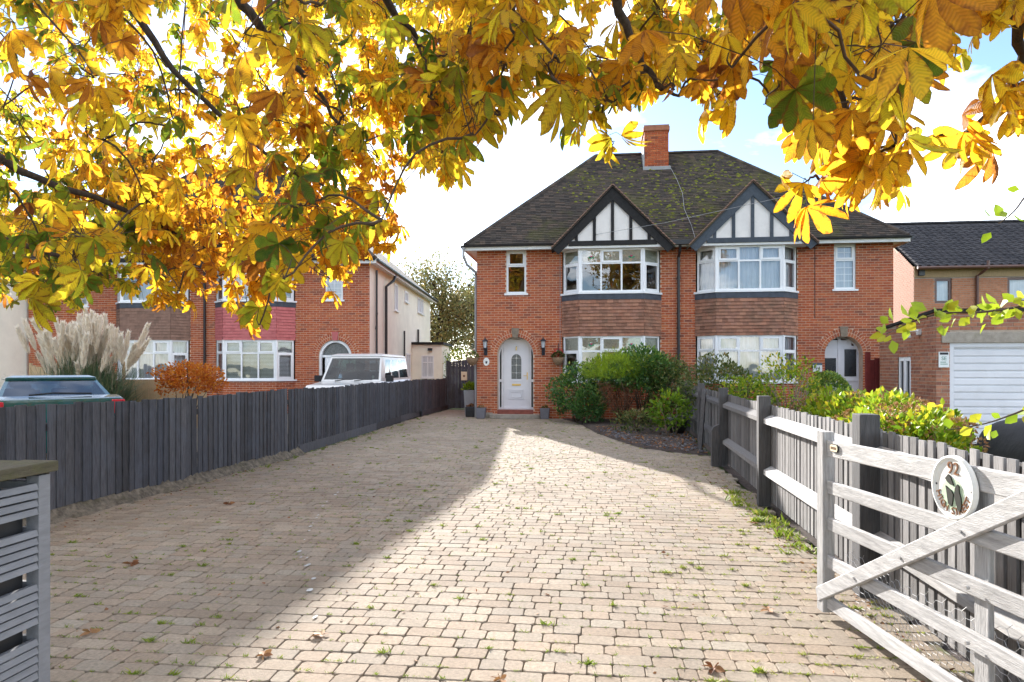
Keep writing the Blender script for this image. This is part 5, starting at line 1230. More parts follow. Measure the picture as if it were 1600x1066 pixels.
def shrub(name, label, base, centre, radii, n, size, mat, hue=(.5, .2), cat='shrub', stems=7, stem_mat=None, shell=.5, lump=.2, group=None, lean=(0, 0), flat_bottom=-.8, tv=LT_V, tf=LT_F, up=.4):
    t = thing(name, label, cat, base, 0, group)
    d = sphere_dirs(int(n * 1.4)); d = d[d[:, 2] > flat_bottom][:n]
    ph = rng.uniform(0, 6, 6)
    lum = 1 + lump * (np.sin(d[:, 0] * 4 + ph[0]) * np.sin(d[:, 1] * 4 + ph[1]) + np.sin(d[:, 2] * 5 + ph[2] + d[:, 0] * 3) * .6)
    r = (shell + (1 - shell) * rng.random(len(d)) ** .6) * lum
    c = np.array(centre) - np.array(base)
    P = d * r[:, None] * np.array(radii) + c
    dr = d + rng.normal(size=d.shape) * .7 + np.array((0, 0, up))
    hu = np.clip(rng.normal(hue[0], hue[1], len(d)) + .12 * (d[:, 2]), 0, 1)
    leaves = leaves_mesh('foliage', mat, P, dr, size * rng.uniform(.6, 1.25, len(d)), hu, tv, tf)
    link('foliage', leaves, t, None, 'stuff')
    sm = stem_mat or M['twig']
    for i in range(stems):
        e = Vector(P[rng.integers(len(P))]) ; s = Vector((rnd.uniform(-.12, .12), rnd.uniform(-.12, .12), -.02))
        mid = s.lerp(e, .5) + Vector((rnd.uniform(-.1, .1), rnd.uniform(-.1, .1), .08)); rr = max(.008, radii[0] * .022)
        MB().tube([s, mid, e], [rr, rr * .7, rr * .3], 6).build('stem', sm, t, smooth=True)
    return t
shrub('evergreen_shrub', 'glossy dark green shrub left of the golden conifer in the bed', (-.45, 19.2, .05), (-.42, 19.2, .80), (.80, .75, .82), 3400, .085, M['leaf_green'], (.42, .22), stems=8)
shrub('evergreen_shrub', 'low glossy evergreen bush hugging the drive edge below the bay window', (-.15, 18.5, .04), (-.1, 18.5, .52), (.52, .5, .55), 1500, .08, M['leaf_green'], (.36, .2), stems=6)
con = shrub('golden_conifer', 'lime green feathery conifer leaning over with bare brown underside', (.75, 17.8, .06), (.55, 17.75, 1.42), (.66, .6, .50), 7000, .085, M['leaf_conifer'], (.55, .2), stems=4, shell=.6, lump=.32, flat_bottom=-.3, tv=BL_V, tf=BL_F, up=.9)
bs = sphere_dirs(1500); bs = bs[bs[:, 2] < .35]
link('dead_branchlets', leaves_mesh('dead_branchlets', M['leaf_dry'], bs * np.array((.50, .45, .62)) * rng.uniform(.4, 1, (len(bs), 1)) + np.array((-.08, 0, .95)), bs + np.array((0, 0, -.2)), .13 * rng.uniform(.6, 1.2, len(bs)), np.clip(rng.normal(.15, .12, len(bs)), 0, 1), BL_V, BL_F), con, None, 'stuff')
shrub('choisya_shrub', 'rounded glossy green shrub on bare stems below the left bay window', (1.35, 18.2, .06), (1.35, 18.2, 1.42), (.95, .8, .64), 4600, .095, M['leaf_green'], (.5, .22), stems=14, shell=.45, stem_mat=M['twig'])
shrub('choisya_shrub', 'dark green shrub filling the corner of bed against the right fence', (2.0, 18.0, .06), (2.0, 18.0, 1.0), (.62, .7, .95), 2400, .09, M['leaf_mixed'], (.4, .22), stems=8)
shrub('rear_shrub', 'yellow green shrub rising against bay window behind the other shrubs', (.9, 19.4, .06), (.9, 19.4, 1.42), (1.05, .5, .52), 2200, .09, M['leaf_lime'], (.4, .25), stems=8)
shrub('young_laurel', 'small upright leafy shrub at front right of the planting bed', (1.75, 15.2, .06), (1.72, 15.2, .58), (.45, .45, .45), 520, .11, M['leaf_lime'], (.25, .2), stems=6, stem_mat=M['pale_stem'])
shrub('low_shrub', 'low spreading shrub on slate chippings in front of conifer', (1.05, 15.9, .06), (1.05, 15.9, .32), (.55, .5, .28), 700, .075, M['leaf_mixed'], (.42, .22), stems=6)
G2 = 'shrubs in the right hand front garden'
shrub('garden_shrub', 'dark leafy shrub behind far end of the grey fence', (2.85, 15.9, -.02), (2.85, 15.9, 1.05), (.85, .9, .72), 2600, .085, M['leaf_mixed'], (.38, .2), group=G2)
shrub('garden_shrub', 'low yellow green shrub between fence and dark leafy shrub', (3.1, 14.0, -.02), (3.1, 14.0, .92), (.55, .6, .5), 1100, .08, M['leaf_lime'], (.45, .25), group=G2)
shrub('twiggy_shrub', 'dome shaped twiggy shrub with sparse lime leaves before right bay', (3.78, 13.5, -.02), (3.78, 13.5, 1.05), (.68, .65, .78), 1500, .075, M['leaf_lime'], (.5, .28), stems=60, stem_mat=M['pale_stem'], group=G2)
shrub('clipped_box_ball', 'clipped dark green ball shrub by the right hand front door', (4.95, 14.8, -.02), (4.95, 14.8, .92), (.42, .42, .52), 6000, .055, M['leaf_green'], (.62, .15), shell=.85, lump=.04, group=G2)
for i, (x, y, s, rx, lab) in enumerate(((3.25, 9.5, 1.0, .62, 'lime hydrangea with dry flower heads at far end of the row'), (3.3, 8.5, 1.05, .64, 'second lime hydrangea with dry flower heads behind the fence'), (3.1, 7.45, 1.06, .58, 'broad lime hydrangea with dry flower heads nearest the garage door'), (2.9, 6.5, 1.03, .5, 'lime hydrangea with dry flower heads closest to gate plaque'))):
    t = shrub('hydrangea', lab, (x, y, -.02), (x, y, .70 * s), (rx, .66, .48), 3000, .08, M['leaf_lime'], (.5, .25), stems=26, stem_mat=M['pale_stem'], group='hydrangeas behind the right fence', shell=.6)
    d = sphere_dirs(70); d = d[d[:, 2] > .15]
    for q in d[:22]:
        p = Vector((q[0] * rx, q[1] * .66, .72 * s + q[2] * .48)); f = sphere_dirs(60)
        me = leaves_mesh('flower_head', M['leaf_dry'], f * .05, f, .032, np.clip(rng.normal(.8, .2, 60), 0, 1)); link('flower_head', me, t, Matrix.Translation(p), 'stuff')
# pampas grass
pg = thing('pampas_grass', 'large clump of pampas grass with tall cream plumes by neighbouring house', 'grass', (-11.4, 14.0, 0))
n = 3200; a = rng.uniform(0, 2 * math.pi, n); ln = rng.uniform(1.1, 2.0, n); out_ = rng.uniform(.15, 1.25, n)
V = []; F = []; hu = []
for i in range(n):
    bx, by = rng.normal(0, .28, 2); dx_, dy_ = math.cos(a[i]), math.sin(a[i]); w_ = .017; sx, sy = -dy_ * w_, dx_ * w_; b0 = len(V)
    for k in range(5):
        s = k / 4; z = ln[i] * (s * 1.1 - .42 * out_[i] * s * s); o = out_[i] * s ** 1.5 * 1.05; ww = 1 - s * .85
        V += [(bx + dx_ * o + sx * ww, by + dy_ * o + sy * ww, z), (bx + dx_ * o - sx * ww, by + dy_ * o - sy * ww, z)]
    for k in range(4): F.append((b0 + 2 * k, b0 + 2 * k + 1, b0 + 2 * k + 3, b0 + 2 * k + 2)); hu.append(rng.beta(2, 3))
link('leaf_blades', np_mesh('leaf_blades', V, F, M['leaf_pampas'], False, {'hue': hu}), pg, None, 'stuff')
def plume_mesh(seed):
    r2 = np.random.default_rng(seed); m = 420; s = r2.random(m) ** .8; an = r2.uniform(0, 2 * math.pi, m)
    rad = .038 * np.sin(np.pi * np.clip(s * .9 + .08, 0, 1)) ** .7 * r2.uniform(.2, 1, m)
    P = np.stack([rad * np.cos(an), rad * np.sin(an), s * .62], 1); D = np.stack([np.cos(an) * .5, np.sin(an) * .5, np.ones(m) * 1.3], 1)
    return leaves_mesh('plume', M['plume'], P, D, .105 * r2.uniform(.6, 1.2, m), r2.random(m), BL_V * np.array((1, 2.0, 1)), BL_F)
pms = [plume_mesh(k) for k in range(4)]
for i in range(78):
    an = rnd.uniform(0, 2 * math.pi); tl = abs(rnd.gauss(0, .32)); tl = min(tl, .75); hh = rnd.uniform(1.6, 2.25) * (1 - .18 * tl)
    if rnd.random() < .25: hh *= .85
    b0 = Vector((rnd.gauss(0, .3), rnd.gauss(0, .25), 0)); top = b0 + Vector((math.cos(an) * tl * 1.5, math.sin(an) * tl * 1.2, hh)); mid = b0.lerp(top, .55) - Vector((math.cos(an), math.sin(an), 0)) * tl * .25
    MB().tube([b0, mid, top], [.008, .006, .004], 4, False).build('stalk', M['pale_stem'], pg)
    z = (top - mid).normalized(); x = z.cross(Vector((0, 1, .1))).normalized(); y = z.cross(x)
    link('plume', pms[i % 4], pg, axes(x, y, z, top - z * .12) @ Matrix.Diagonal((1.1, 1.1, rnd.uniform(.9, 1.25), 1)))
# maple, timber panels, trees behind
mp = shrub('japanese_maple', 'small orange japanese maple in front of neighbouring brick house', (-9.3, 14.6, 0), (-9.3, 14.6, 1.28), (.80, .7, .40), 3000, .075, M['leaf_maple'], (.55, .25), cat='tree', stems=9, shell=.3, lump=.3)
for (x, y, ry, lab) in ((-15.6, 18.2, 8, 'pale timber fence panel beside the cream building'), (-10.4, 15.4, 25, 'pale timber fence panel between pampas grass and maple')):
    f = thing('timber_panel', lab, 'fence', (x, y, 0), math.radians(ry))
    for i in range(14): MB().box(-.9 + i * .13, -.9 + i * .13 + .125, 0, .018 + .004 * (i % 2), .05, 1.62 - (i * .03 if x < -12 else .35)).build('board', M['pine'], f)
    MB().box(-.95, -.9, -.02, .07, 0, 1.7).build('post', M['pine'], f)
def tree(name, label, base, hgt, crown, n, size, mat, hue, group=None, clumps=26, bare=.5):
    t = thing(name, label, 'tree', base, rnd.uniform(0, 6), group); cz = hgt - crown[2]
    MB().tube([(0, 0, -.05), (.1, .05, cz * .45), (.05, .1, cz), (0, 0, cz + crown[2] * .6)], [hgt * .028, hgt * .022, hgt * .016, hgt * .004], 10).build('trunk', M['bark'], t, smooth=True)
    P = []; D = []; br = MB()
    for c in range(clumps):
        d = sphere_dirs(1)[0]; d[2] = d[2] * .9 + .1; cc = d * np.array(crown) * rng.uniform(.45, .95) + np.array((0, 0, cz))
        s = Vector((.03, .05, cz * rnd.uniform(.75, 1.1))); e = Vector(cc); mid = s.lerp(e, .5) + Vector((0, 0, .12 * hgt * rnd.random()))
        br.tube([s, mid, e], [hgt * .010, hgt * .006, hgt * .002], 5, False)
        for _ in range(7):
            q = e + Vector(sphere_dirs(1)[0] * crown[0] * .3); br.tube([mid.lerp(e, .6), q], [hgt * .003, hgt * .001], 4, False)
        m = n // clumps; v = sphere_dirs(m) * (rng.random((m, 1)) ** .5) * np.array(crown) * .34
        P.append(cc + v); D.append(v + rng.normal(size=v.shape) * .6)
    br.build('branches', M['bark'], t)
    P = np.concatenate(P); D = np.concatenate(D)
    link('crown', leaves_mesh('crown', mat, P, D, size * rng.uniform(.6, 1.3, len(P)), np.clip(rng.normal(hue[0], hue[1], len(P)), 0, 1)), t, None, 'stuff')
    return t
tree('garden_tree', 'thinning olive green tree beyond the side gate between the houses', (-9.9, 44.5, 0), 8.9, (4.6, 4.2, 3.9), 15000, .19, M['leaf_tree'], (.5, .25), clumps=46)
tree('garden_tree', 'lower sparse tree behind the extension beyond the side gate', (-6.6, 40.0, 0), 6.4, (2.6, 2.4, 2.7), 6500, .18, M['leaf_tree'], (.55, .25), clumps=30)
for i, (x, y, r, lab) in enumerate(((-6.3, 31.5, 1.5, 'yellow green hedge bush showing above the side gate'), (-4.6, 33.5, 1.4, 'hedge bush beside house wall beyond the side gate'))):
    shrub('hedge_bush', lab, (x, y, 0), (x, y, 1.25), (r, 1.0, 1.25), 2600, .11, M['leaf_lime'], (.42, .25), group='hedge beyond the side gate', flat_bottom=-1.1)
tree('street_tree', 'golden street tree across the road mirrored in the bay windows', (-6.5, -16.0, 0), 16, (6.2, 4.2, 6.4), 8000, .38, M['leaf_autumn'], (.5, .3), 'street trees across the road', 26)
tree('street_tree', 'green and gold street tree across the road further right', (5.5, -18.0, 0), 16.5, (6.2, 4.2, 6.6), 8000, .38, M['leaf_autumn'], (.3, .3), 'street trees across the road', 26)

# ------------------------------------------------------------------ horse chestnut overhanging the drive
chn = thing('horse_chestnut', 'horse chestnut in golden autumn leaf overhanging the whole top of the view', 'tree', (-4.6, -1.2, 0))
CI = XF[chn.name].inverted()
TB = Vector((-4.6, -1.2, 0))
MB().tube([(0, 0, -.05), (.05, .05, .3), (.1, .1, 1.6), (.2, .25, 3.2), (.35, .5, 5.0), (.4, .6, 7.0)], [.48, .36, .31, .29, .22, .12], 14).build('trunk', M['bark'], chn, smooth=True)
VP = view_point
LIMBS = [
    [TB + Vector((.3, .4, 4.3)), VP(-150, -160, 4.0), VP(165, -25, 5.0), VP(275, 112, 5.5), VP(420, 240, 6.2), VP(560, 320, 6.8)],
    [TB + Vector((.25, .35, 3.6)), VP(-220, 60, 4.2), VP(0, 250, 5.4), VP(180, 320, 6.2), VP(330, 390, 6.8), VP(440, 440, 7.0)],
    [TB + Vector((.35, .5, 4.8)), Vector((-2.2, .6, 5.0)), VP(470, -140, 3.6), VP(610, 10, 4.2), VP(690, 130, 4.7), VP(690, 240, 5.0)],
    [TB + Vector((.36, .5, 5.2)), Vector((-1.2, .4, 5.0)), VP(880, -190, 2.9), VP(960, -10, 3.2), VP(1010, 110, 3.5), VP(1060, 150, 3.7)],
    [TB + Vector((.38, .55, 5.6)), Vector((-.6, .2, 5.1)), VP(1130, -260, 2.3), VP(1290, -30, 2.5), VP(1310, 110, 2.9), VP(1330, 240, 3.2)],
    [TB + Vector((.4, .6, 6.0)), Vector((.2, .2, 4.9)), VP(1480, -220, 2.4), VP(1590, 40, 2.9), VP(1570, 150, 3.1), VP(1500, 215, 3.3)],
    [TB + Vector((.25, .35, 3.2)), VP(-260, 200, 3.8), VP(-40, 350, 4.9), VP(90, 400, 5.6), VP(160, 430, 6.0)],
    [TB + Vector((.3, .45, 4.6)), VP(120, -220, 3.4), VP(330, -40, 3.9), VP(430, 70, 4.3), VP(500, 150, 4.7), VP(560, 230, 5.0)]]
def smooth_path(p, k=6):
    out = []
    for i in range(len(p) - 1):
        p0, p1, p2, p3 = p[max(i - 1, 0)], p[i], p[i + 1], p[min(i + 2, len(p) - 1)]
        for j in range(k):
            t = j / k; out.append(.5 * ((2 * p1) + (p2 - p0) * t + (2 * p0 - 5 * p1 + 4 * p2 - p3) * t * t + (3 * p1 - p0 - 3 * p2 + p3) * t ** 3))
    out.append(p[-1]); return out
limb_pts = []
for lb in LIMBS:
    sp = smooth_path(lb); m = len(sp); limb_pts.append(sp)
    MB().tube([CI @ q + Vector((rnd.gauss(0, .008), rnd.gauss(0, .008), rnd.gauss(0, .008))) for q in sp], [.05 * (1 - i / m) ** 1.2 + .007 for i in range(m)], 8).build('limb', M['bark'], chn, smooth=True)
# lower edge of the foliage as seen down the drive
YL = [(-80, 470), (0, 470), (60, 455), (110, 500), (150, 440), (200, 455), (250, 480), (300, 470), (340, 500), (400, 520), (425, 465), (455, 440), (480, 400), (520, 445), (560, 410), (600, 385), (625, 375), (640, 300), (665, 255), (690, 315), (720, 300), (735, 230), (775, 222), (800, 165), (845, 150), (865, 165), (885, 245), (915, 250), (935, 200), (960, 170), (1000, 160), (1050, 150), (1100, 170), (1140, 195), (1165, 110), (1195, 165), (1220, 215), (1250, 255), (1290, 300), (1340, 310), (1385, 325), (1412, 330), (1425, 180), (1450, 130), (1490, 145), (1510, 70), (1560, 60), (1640, 60), (1720, 60)]
ylx, yly = np.array([a for a, _ in YL]), np.array([b for _, b in YL])
ylow = lambda px: float(np.interp(px, ylx, yly))
def to_view(p):
    c, s = math.cos(YAW), math.sin(YAW); d = -s * p[0] + c * p[1]
    if d < .1: return None
    return 800 + 1050 * (c * p[0] + s * p[1]) / d, 575 - 1050 * (p[2] - CAM_H) / d, d
# compound leaf templates
def chestnut_leaf(seed, hue):
    r = random.Random(seed); V = []; F = []; mid = []; ln = []; hs = []
    angs = r.choice(([-118, -78, -38, 0, 38, 78, 118], [-80, -40, 0, 40, 80], [-100, -64, -30, 4, 36, 70, 104], [-72, -30, 8, 44, 84]))
    rows = [(0, .012), (.2, .062), (.45, .135), (.68, .19), (.86, .175), (.96, .085), (1.0, .01)]
    for a in angs:
        L_ = (1 - .45 * abs(a / 118) ** 1.5) * r.uniform(.85, 1.1); an = math.radians(a + r.uniform(-8, 8)); dr = r.uniform(.25, .9); cur = r.uniform(.05, .85); tw = r.uniform(-.8, .8); wf = r.uniform(.85, 1.15)
        b = len(V); hh = hue + r.uniform(-.09, .09)
        for s, w_ in rows:
            w_ *= wf; x = s * L_; z = -dr * x * .6 - cur * x * x
            th = tw * s
            for k, sd in ((1, -1), (0, 0), (1, 1)):
                yy = sd * w_ * math.cos(th) * (1 + .13 * r.uniform(-1, 1)); zz2 = z + (.28 * w_ if k else 0) + sd * w_ * math.sin(th) + r.uniform(-.008, .008)
                xx = x * math.cos(dr * .45)
                V.append((xx * math.cos(an) - yy * math.sin(an), xx * math.sin(an) + yy * math.cos(an), zz2)); mid.append(k); ln.append(s)
        for i in range(len(rows) - 1):
            for j in range(2): F.append((b + 3 * i + j, b + 3 * i + j + 1, b + 3 * i + j + 4, b + 3 * i + j + 3)); hs.append(hh)
    return np.array(V), np.array(F), np.array(mid, float), np.array(ln), np.array(hs)
HUES = [.08, .22, .36, .48, .58, .68, .80, .92]
tmpl = {(h, k): chestnut_leaf(h * 31 + k * 7, HUES[h]) for h in range(8) for k in range(3)}
tmesh = {}
def leaf_obj_mesh(key):
    if key not in tmesh:
        V, F, md, ln_, hs = tmpl[key]; tmesh[key] = np_mesh('leaf', V, F, M['chestnut'], True, {'hue': hs}, {'mid': md, 'len': ln_})
    return tmesh[key]
def region(px, py):
    """depth range, leaf length, hue, hue spread for each part of the crown"""
    if px < 720:
        near = rnd.random() < .06
        d = rnd.uniform(2.8, 4.2) if near else rnd.uniform(6.0, 10.6 if px < 420 else 8.6)
        if near: hue = .22 if rnd.random() < .55 else .6
        elif px < 230 and py > 240: hue = .22 if rnd.random() < .6 else .62
        elif py > 230 and px < 640: hue = .66
        elif px < 500: hue = .58 if rnd.random() < .75 else .27
        else: hue = .54 if rnd.random() < .7 else .27
        return d, .115, hue, .13
    if px < 1140: return rnd.uniform(3.2, 6.0), .122, (.57 if rnd.random() < .75 else .28), .13
    if px < 1430: return (rnd.uniform(1.8, 2.4) if rnd.random() < .16 and py < 130 else rnd.uniform(2.8, 5.0)), .128, (.59 if rnd.random() < .75 else .32), .14
    return rnd.uniform(2.4, 3.4), .13, .60, .13
leaves = []   # (pos, R, size, key, view size)
tw_mb = MB(); pet = MB()
anchors = [q for sp in limb_pts for i, q in enumerate(sp) if i > 5]
def add_spray(px, py, d, L_, hue, sd, nl, lim=True, spread=.30):
    c = VP(px, py, d)
    root = min(anchors, key=lambda q: (q - c).length_squared)
    ln0 = (c - root).length
    if ln0 > 1.6: root = c + Vector((-.2, -.15, .5)); ln0 = (c - root).length
    mid = root.lerp(c, .5) + Vector((rnd.gauss(0, .12), rnd.gauss(0, .12), .16)) * ln0
    made = []
    for _ in range(nl):
        k = rnd.random() ** .7; ctr = mid.lerp(c, .35 + .75 * k)
        off = Vector((rnd.gauss(0, spread * .5), rnd.gauss(0, spread * .5), rnd.gauss(-.03, spread * .42)))
        p = ctr + off; v = to_view(p)
        if v is None or v[2] < 1.25: continue
        s = L_ * rnd.uniform(.7, 1.25)
        if lim and v[1] + .95 * s * 1050 / v[2] > ylow(v[0]) + (12 if v[0] < 640 else 0) + rnd.gauss(0, 10): continue
        out = Vector((off.x, off.y, 0)); out = out.normalized() if out.length > .01 else Vector((1, 0, 0))
        pitch = rnd.uniform(.25, 1.35); x = (out * math.cos(pitch) + Vector((0, 0, -math.sin(pitch)))).normalized()
        yv = Vector((0, 0, 1)).cross(x) + Vector((rnd.gauss(0, .35), rnd.gauss(0, .35), rnd.gauss(0, .35))); yv = (yv - x * yv.dot(x)).normalized(); z = x.cross(yv)
        h = min(max(rnd.gauss(hue, sd), 0.02), .98); hi = min(range(8), key=lambda i: abs(HUES[i] - h))
        leaves.append((p, axes(x, yv, z, p), s, (hi, rnd.randrange(3)), s / v[2] * (1 if -30 < v[0] < 1630 and v[1] > -40 else 0)))
        pet.tube([ctr, ctr.lerp(p, .6) + Vector((0, 0, .02)), p], [.0022, .0018, .0016], 3, False); made.append(p)
    if made:
        anchors.append(c)
        wp = [q + Vector((rnd.gauss(0, .005), rnd.gauss(0, .005), rnd.gauss(0, .005))) for q in smooth_path([root, mid, c, sum(made, Vector()) / len(made)], 4)]
        tw_mb.tube(wp, [.0065 * (1 - i / len(wp)) + .0016 for i in range(len(wp))], 5, False)
sprays = []
for _ in range(385):
    px = rnd.uniform(-70, 740); py = rnd.uniform(-60, ylow(px))
    if 585 < px < 650 and 190 < py < 330 and rnd.random() < .6: continue
    sprays.append((px, py) + region(px, py) + (rnd.randint(7, 13), True, .30))
for _ in range(128):
    px = rnd.uniform(720, 1430); py = rnd.uniform(-70, ylow(px)); sprays.append((px, py) + region(px, py) + (rnd.randint(5, 9), True, .24))
for _ in range(14):
    px = rnd.uniform(1430, 1660); py = rnd.uniform(-60, ylow(px)); sprays.append((px, py) + region(px, py) + (rnd.randint(3, 6), True, .2))
for _ in range(90):
    px = rnd.uniform(-40, 600); py = rnd.uniform(190, ylow(px) + 10); sprays.append((px, py) + region(px, py) + (rnd.randint(7, 12), True, .28))
base_anchors = list(anchors)
sprays.sort(key=lambda q: min((a_ - VP(q[0], q[1], q[2])).length_squared for a_ in base_anchors))
for q in sprays: add_spray(*q)
# a few hanging sprays that stand out singly
for px, py, d, nl, hue in ((890, 160, 3.0, 3, .42), (955, 225, 4.2, 3, .60), (1260, 285, 3.0, 3, .52), (1590, 150, 3.0, 5, .5), (1540, 185, 3.1, 4, .55), (1515, 215, 3.3, 3, .6), (1590, 120, 2.9, 4, .48), (690, 250, 4.6, 5, .5), (1350, 260, 3.0, 4, .66), (80, 430, 4.2, 4, .25), (400, 440, 6.2, 7, .66), (1310, 240, 3.0, 6, .6), (1120, 150, 3.6, 5, .55)):
    add_spray(px, py, d, .15, hue, .08, nl, False, .13)
leaves.sort(key=lambda q: -q[4])
for (p, m, s, key, vs) in leaves[:300]:
    link('leaf', leaf_obj_mesh(key), chn, CI @ m @ Matrix.Diagonal((s, s, s, 1)))
VV, FF, HH, MM, LL = [], [], [], [], []; off = 0
for (p, m, s, key, vs) in leaves[300:]:
    V, F, md, ln_, hs = tmpl[key]; A = np.array((CI @ m).to_3x3()); t = np.array((CI @ m).translation)
    VV.append((V * s) @ A.T + t); FF.append(F + off); HH.append(hs + rnd.uniform(-.05, .05)); MM.append(md); LL.append(ln_); off += len(V)
link('foliage', np_mesh('foliage', np.concatenate(VV), np.concatenate(FF), M['chestnut'], True, {'hue': np.concatenate(HH)}, {'mid': np.concatenate(MM), 'len': np.concatenate(LL)}), chn, None, 'stuff')
tw_mb.build('twigs', M['twig'], chn, world=True, kind='stuff', smooth=True); pet.build('petioles', M['twig'], chn, world=True, kind='stuff')
print('chestnut leaves', len(leaves))

# arching leafy shrub over the right end of the gate
asb = thing('arching_shrub', 'thin arching twigs with bright lime leaves reaching in from the right', 'shrub', (2.75, 2.75, 0))
AI = XF[asb.name].inverted(); sme = []
for k in range(3):
    sme.append(leaves_mesh('leaf', M['leaf_lime'], [(0, 0, 0)], [(1, 0, 0)], [1.0], [.55 + .14 * k], LT_V * np.array((1, 1.25, 1)), LT_F, roll=.01))
top = Vector((2.6, 2.5, 2.15))
MB().tube([AI @ Vector((2.75, 2.75, -.02)), AI @ Vector((2.8, 2.7, 1.1)), AI @ Vector((2.7, 2.6, 1.8)), AI @ top], [.014, .011, .008, .006], 6).build('stem', M['twig'], asb, smooth=True)
for path, d, nl, hue in (([(1640, 470), (1590, 480), (1530, 488), (1470, 490), (1420, 505), (1385, 522)], 2.0, 66, 1), ([(1650, 290), (1610, 300), (1585, 330), (1560, 350)], 2.0, 9, 0), ([(1650, 625), (1590, 645), (1540, 662), (1480, 672)], 2.1, 13, 2)):
    w_ = [VP(x, y, d + .05 * math.sin(i * 2)) for i, (x, y) in enumerate(path)]
    full_ = [Vector((2.72, 2.62, 1.6)), w_[0] + Vector((.35, .05, -.0))] + w_
    sp = smooth_path(full_, 4); MB().tube([AI @ q for q in sp], [.005 * (1 - i / len(sp)) + .0012 for i in range(len(sp))], 5, False).build('twig', M['twig'], asb, smooth=True)
    body = smooth_path(w_, 8)
    for i in range(nl):
        q = body[rnd.randrange(len(body))]; dirv = Vector((rnd.gauss(-.5, .5), rnd.gauss(-.2, .5), rnd.gauss(-.1, .55))).normalized(); st_ = q + dirv * rnd.uniform(0, .05)
        x = dirv; y = x.cross(Vector((rnd.gauss(0, .6), -1, rnd.gauss(.3, .6)))).normalized(); z = x.cross(y); s = rnd.uniform(.03, .052)
        link('leaf', sme[(hue + rnd.choice((0, 0, 1))) % 3], asb, AI @ axes(x, y, z, st_) @ Matrix.Diagonal((s, s, s, 1)))

# ------------------------------------------------------------------ small things by the door
def lantern(x, lab):
    t = thing('wall_lantern', lab, 'lantern', (x, 20.585, 2.0), 0, 'lanterns either side of the left front door')
    b = MB(); b.box(-.05, .05, -.03, 0, -.06, .22); b.tube([(0, -.03, .0), (0, -.11, .02), (0, -.13, .14)], .018, 8); b.lathe([(.05, .13), (.06, .16), (.055, .17)], (0, -.13, 0), 12); b.build('bracket', M['lantern'], t, bevel=.004)
    MB().lathe([(.045, .17), (.065, .36), (.06, .365)], (0, -.13, 0), 6).build('glass', M['lamp_glass'], t)
    b = MB(); b.lathe([(.10, .36), (.09, .385), (.03, .44), (.018, .45), (.02, .48), (.004, .5)], (0, -.13, 0), 12)
    for i in range(6): an = math.radians(60 * i + 30); b.tube([(.048 * math.cos(an), -.13 + .048 * math.sin(an), .17), (.068 * math.cos(an), -.13 + .068 * math.sin(an), .365)], .005, 4)
    b.build('cap', M['lantern'], t)
lantern(-3.27, 'dark wall lantern left of the arched front door above oval plaque'); lantern(-1.48, 'dark wall lantern right of the arched front door near hanging basket')
def basket(x, y, lab, flower, hue):
    t = thing('hanging_basket', lab, 'basket', (x, y, 1.62), 0, 'hanging baskets on the left house')
    MB().lathe([(.02, 0), (.10, .04), (.16, .13), (.19, .24), (.17, .25)], (0, 0, 0), 16).build('coir_liner', M['wicker'], t, smooth=True)
    b = MB(); b.tube([(0, 20.585 - y, .62), (0, 0, .66), (0, -.02, .58)], .009, 6); b.tube([(0, 20.585 - y, .40), (0, 20.585 - y, .68)], .012, 6)
    for i in range(3): an = i * 2.1; b.tube([(.18 * math.cos(an), .18 * math.sin(an), .24), (0, -.01, .6)], .003, 4)
    b.build('bracket_and_chain', M['black_plastic'], t)
    d = sphere_dirs(260); d[:, 2] = np.abs(d[:, 2]) * .8 - .1
    link('plant', leaves_mesh('plant', M['leaf_mixed'], d * .17 + np.array((0, 0, .28)), d, .06 * rng.uniform(.6, 1.3, 260), np.clip(rng.normal(hue, .2, 260), 0, 1)), t, None, 'stuff')
    d = sphere_dirs(26); d[:, 2] = np.abs(d[:, 2])
    for q in d[:9]: MB().lathe([(.006, 0), (.028, .012), (.02, .025)], tuple(q * .19 + np.array((0, 0, .30))), 7).build('flower', flower, t)
basket(-3.66, 20.42, 'hanging basket of pale flowers on left corner of the house', M['flower_pink'], .5); basket(-1.02, 20.40, 'hanging basket with trailing plant right of the front door', M['flower_red'], .4)
ov = thing('oval_house_sign', 'white oval ceramic sign with dark emblem below the left lantern', 'sign', (-3.25, 20.585, 1.74))
OV = lambda rx, rz, y: [(rx * math.cos(2 * math.pi * i / 28), y, rz * math.sin(2 * math.pi * i / 28)) for i in range(28)]
MB().prism(OV(.095, .125, 0), (0, -.014, 0)).build('oval_plate', M['plaque_white'], ov)
MB().prism([(-.02, -.014, -.06), (.012, -.014, -.065), (.03, -.014, -.02), (.04, -.014, .02), (.01, -.014, .01), (-.01, -.014, .03), (-.03, -.014, .0)], (0, -.002, 0)).build('emblem', M['ink'], ov)
def square_pot(name, lab, x, y, w_, h_, mat, plant=None, cat='plant pot', taper=.78):
    t = thing(name, lab, cat, (x, y, 0)); b = MB(); a, c = w_ / 2, w_ / 2 * taper
    b.hexa([(-c, -c, 0), (c, -c, 0), (c, c, 0), (-c, c, 0), (-a, -a, h_), (a, -a, h_), (a, a, h_), (-a, a, h_)]); b.build('pot', mat, t, bevel=.012)
    MB().box(-a * .88, a * .88, -a * .88, a * .88, h_ - .02, h_ + .004).build('compost', M['soil'], t)
    if plant:
        d = sphere_dirs(plant[0]); d[:, 2] = np.abs(d[:, 2]); link('plant', leaves_mesh('plant', plant[1], d * np.array(plant[2]) * rng.uniform(.4, 1, (plant[0], 1)) + np.array((0, 0, h_)), d + np.array((0, 0, .3)), plant[3] * rng.uniform(.6, 1.2, plant[0]), np.clip(rng.normal(.45, .2, plant[0]), 0, 1)), t, None, 'stuff')
    return t
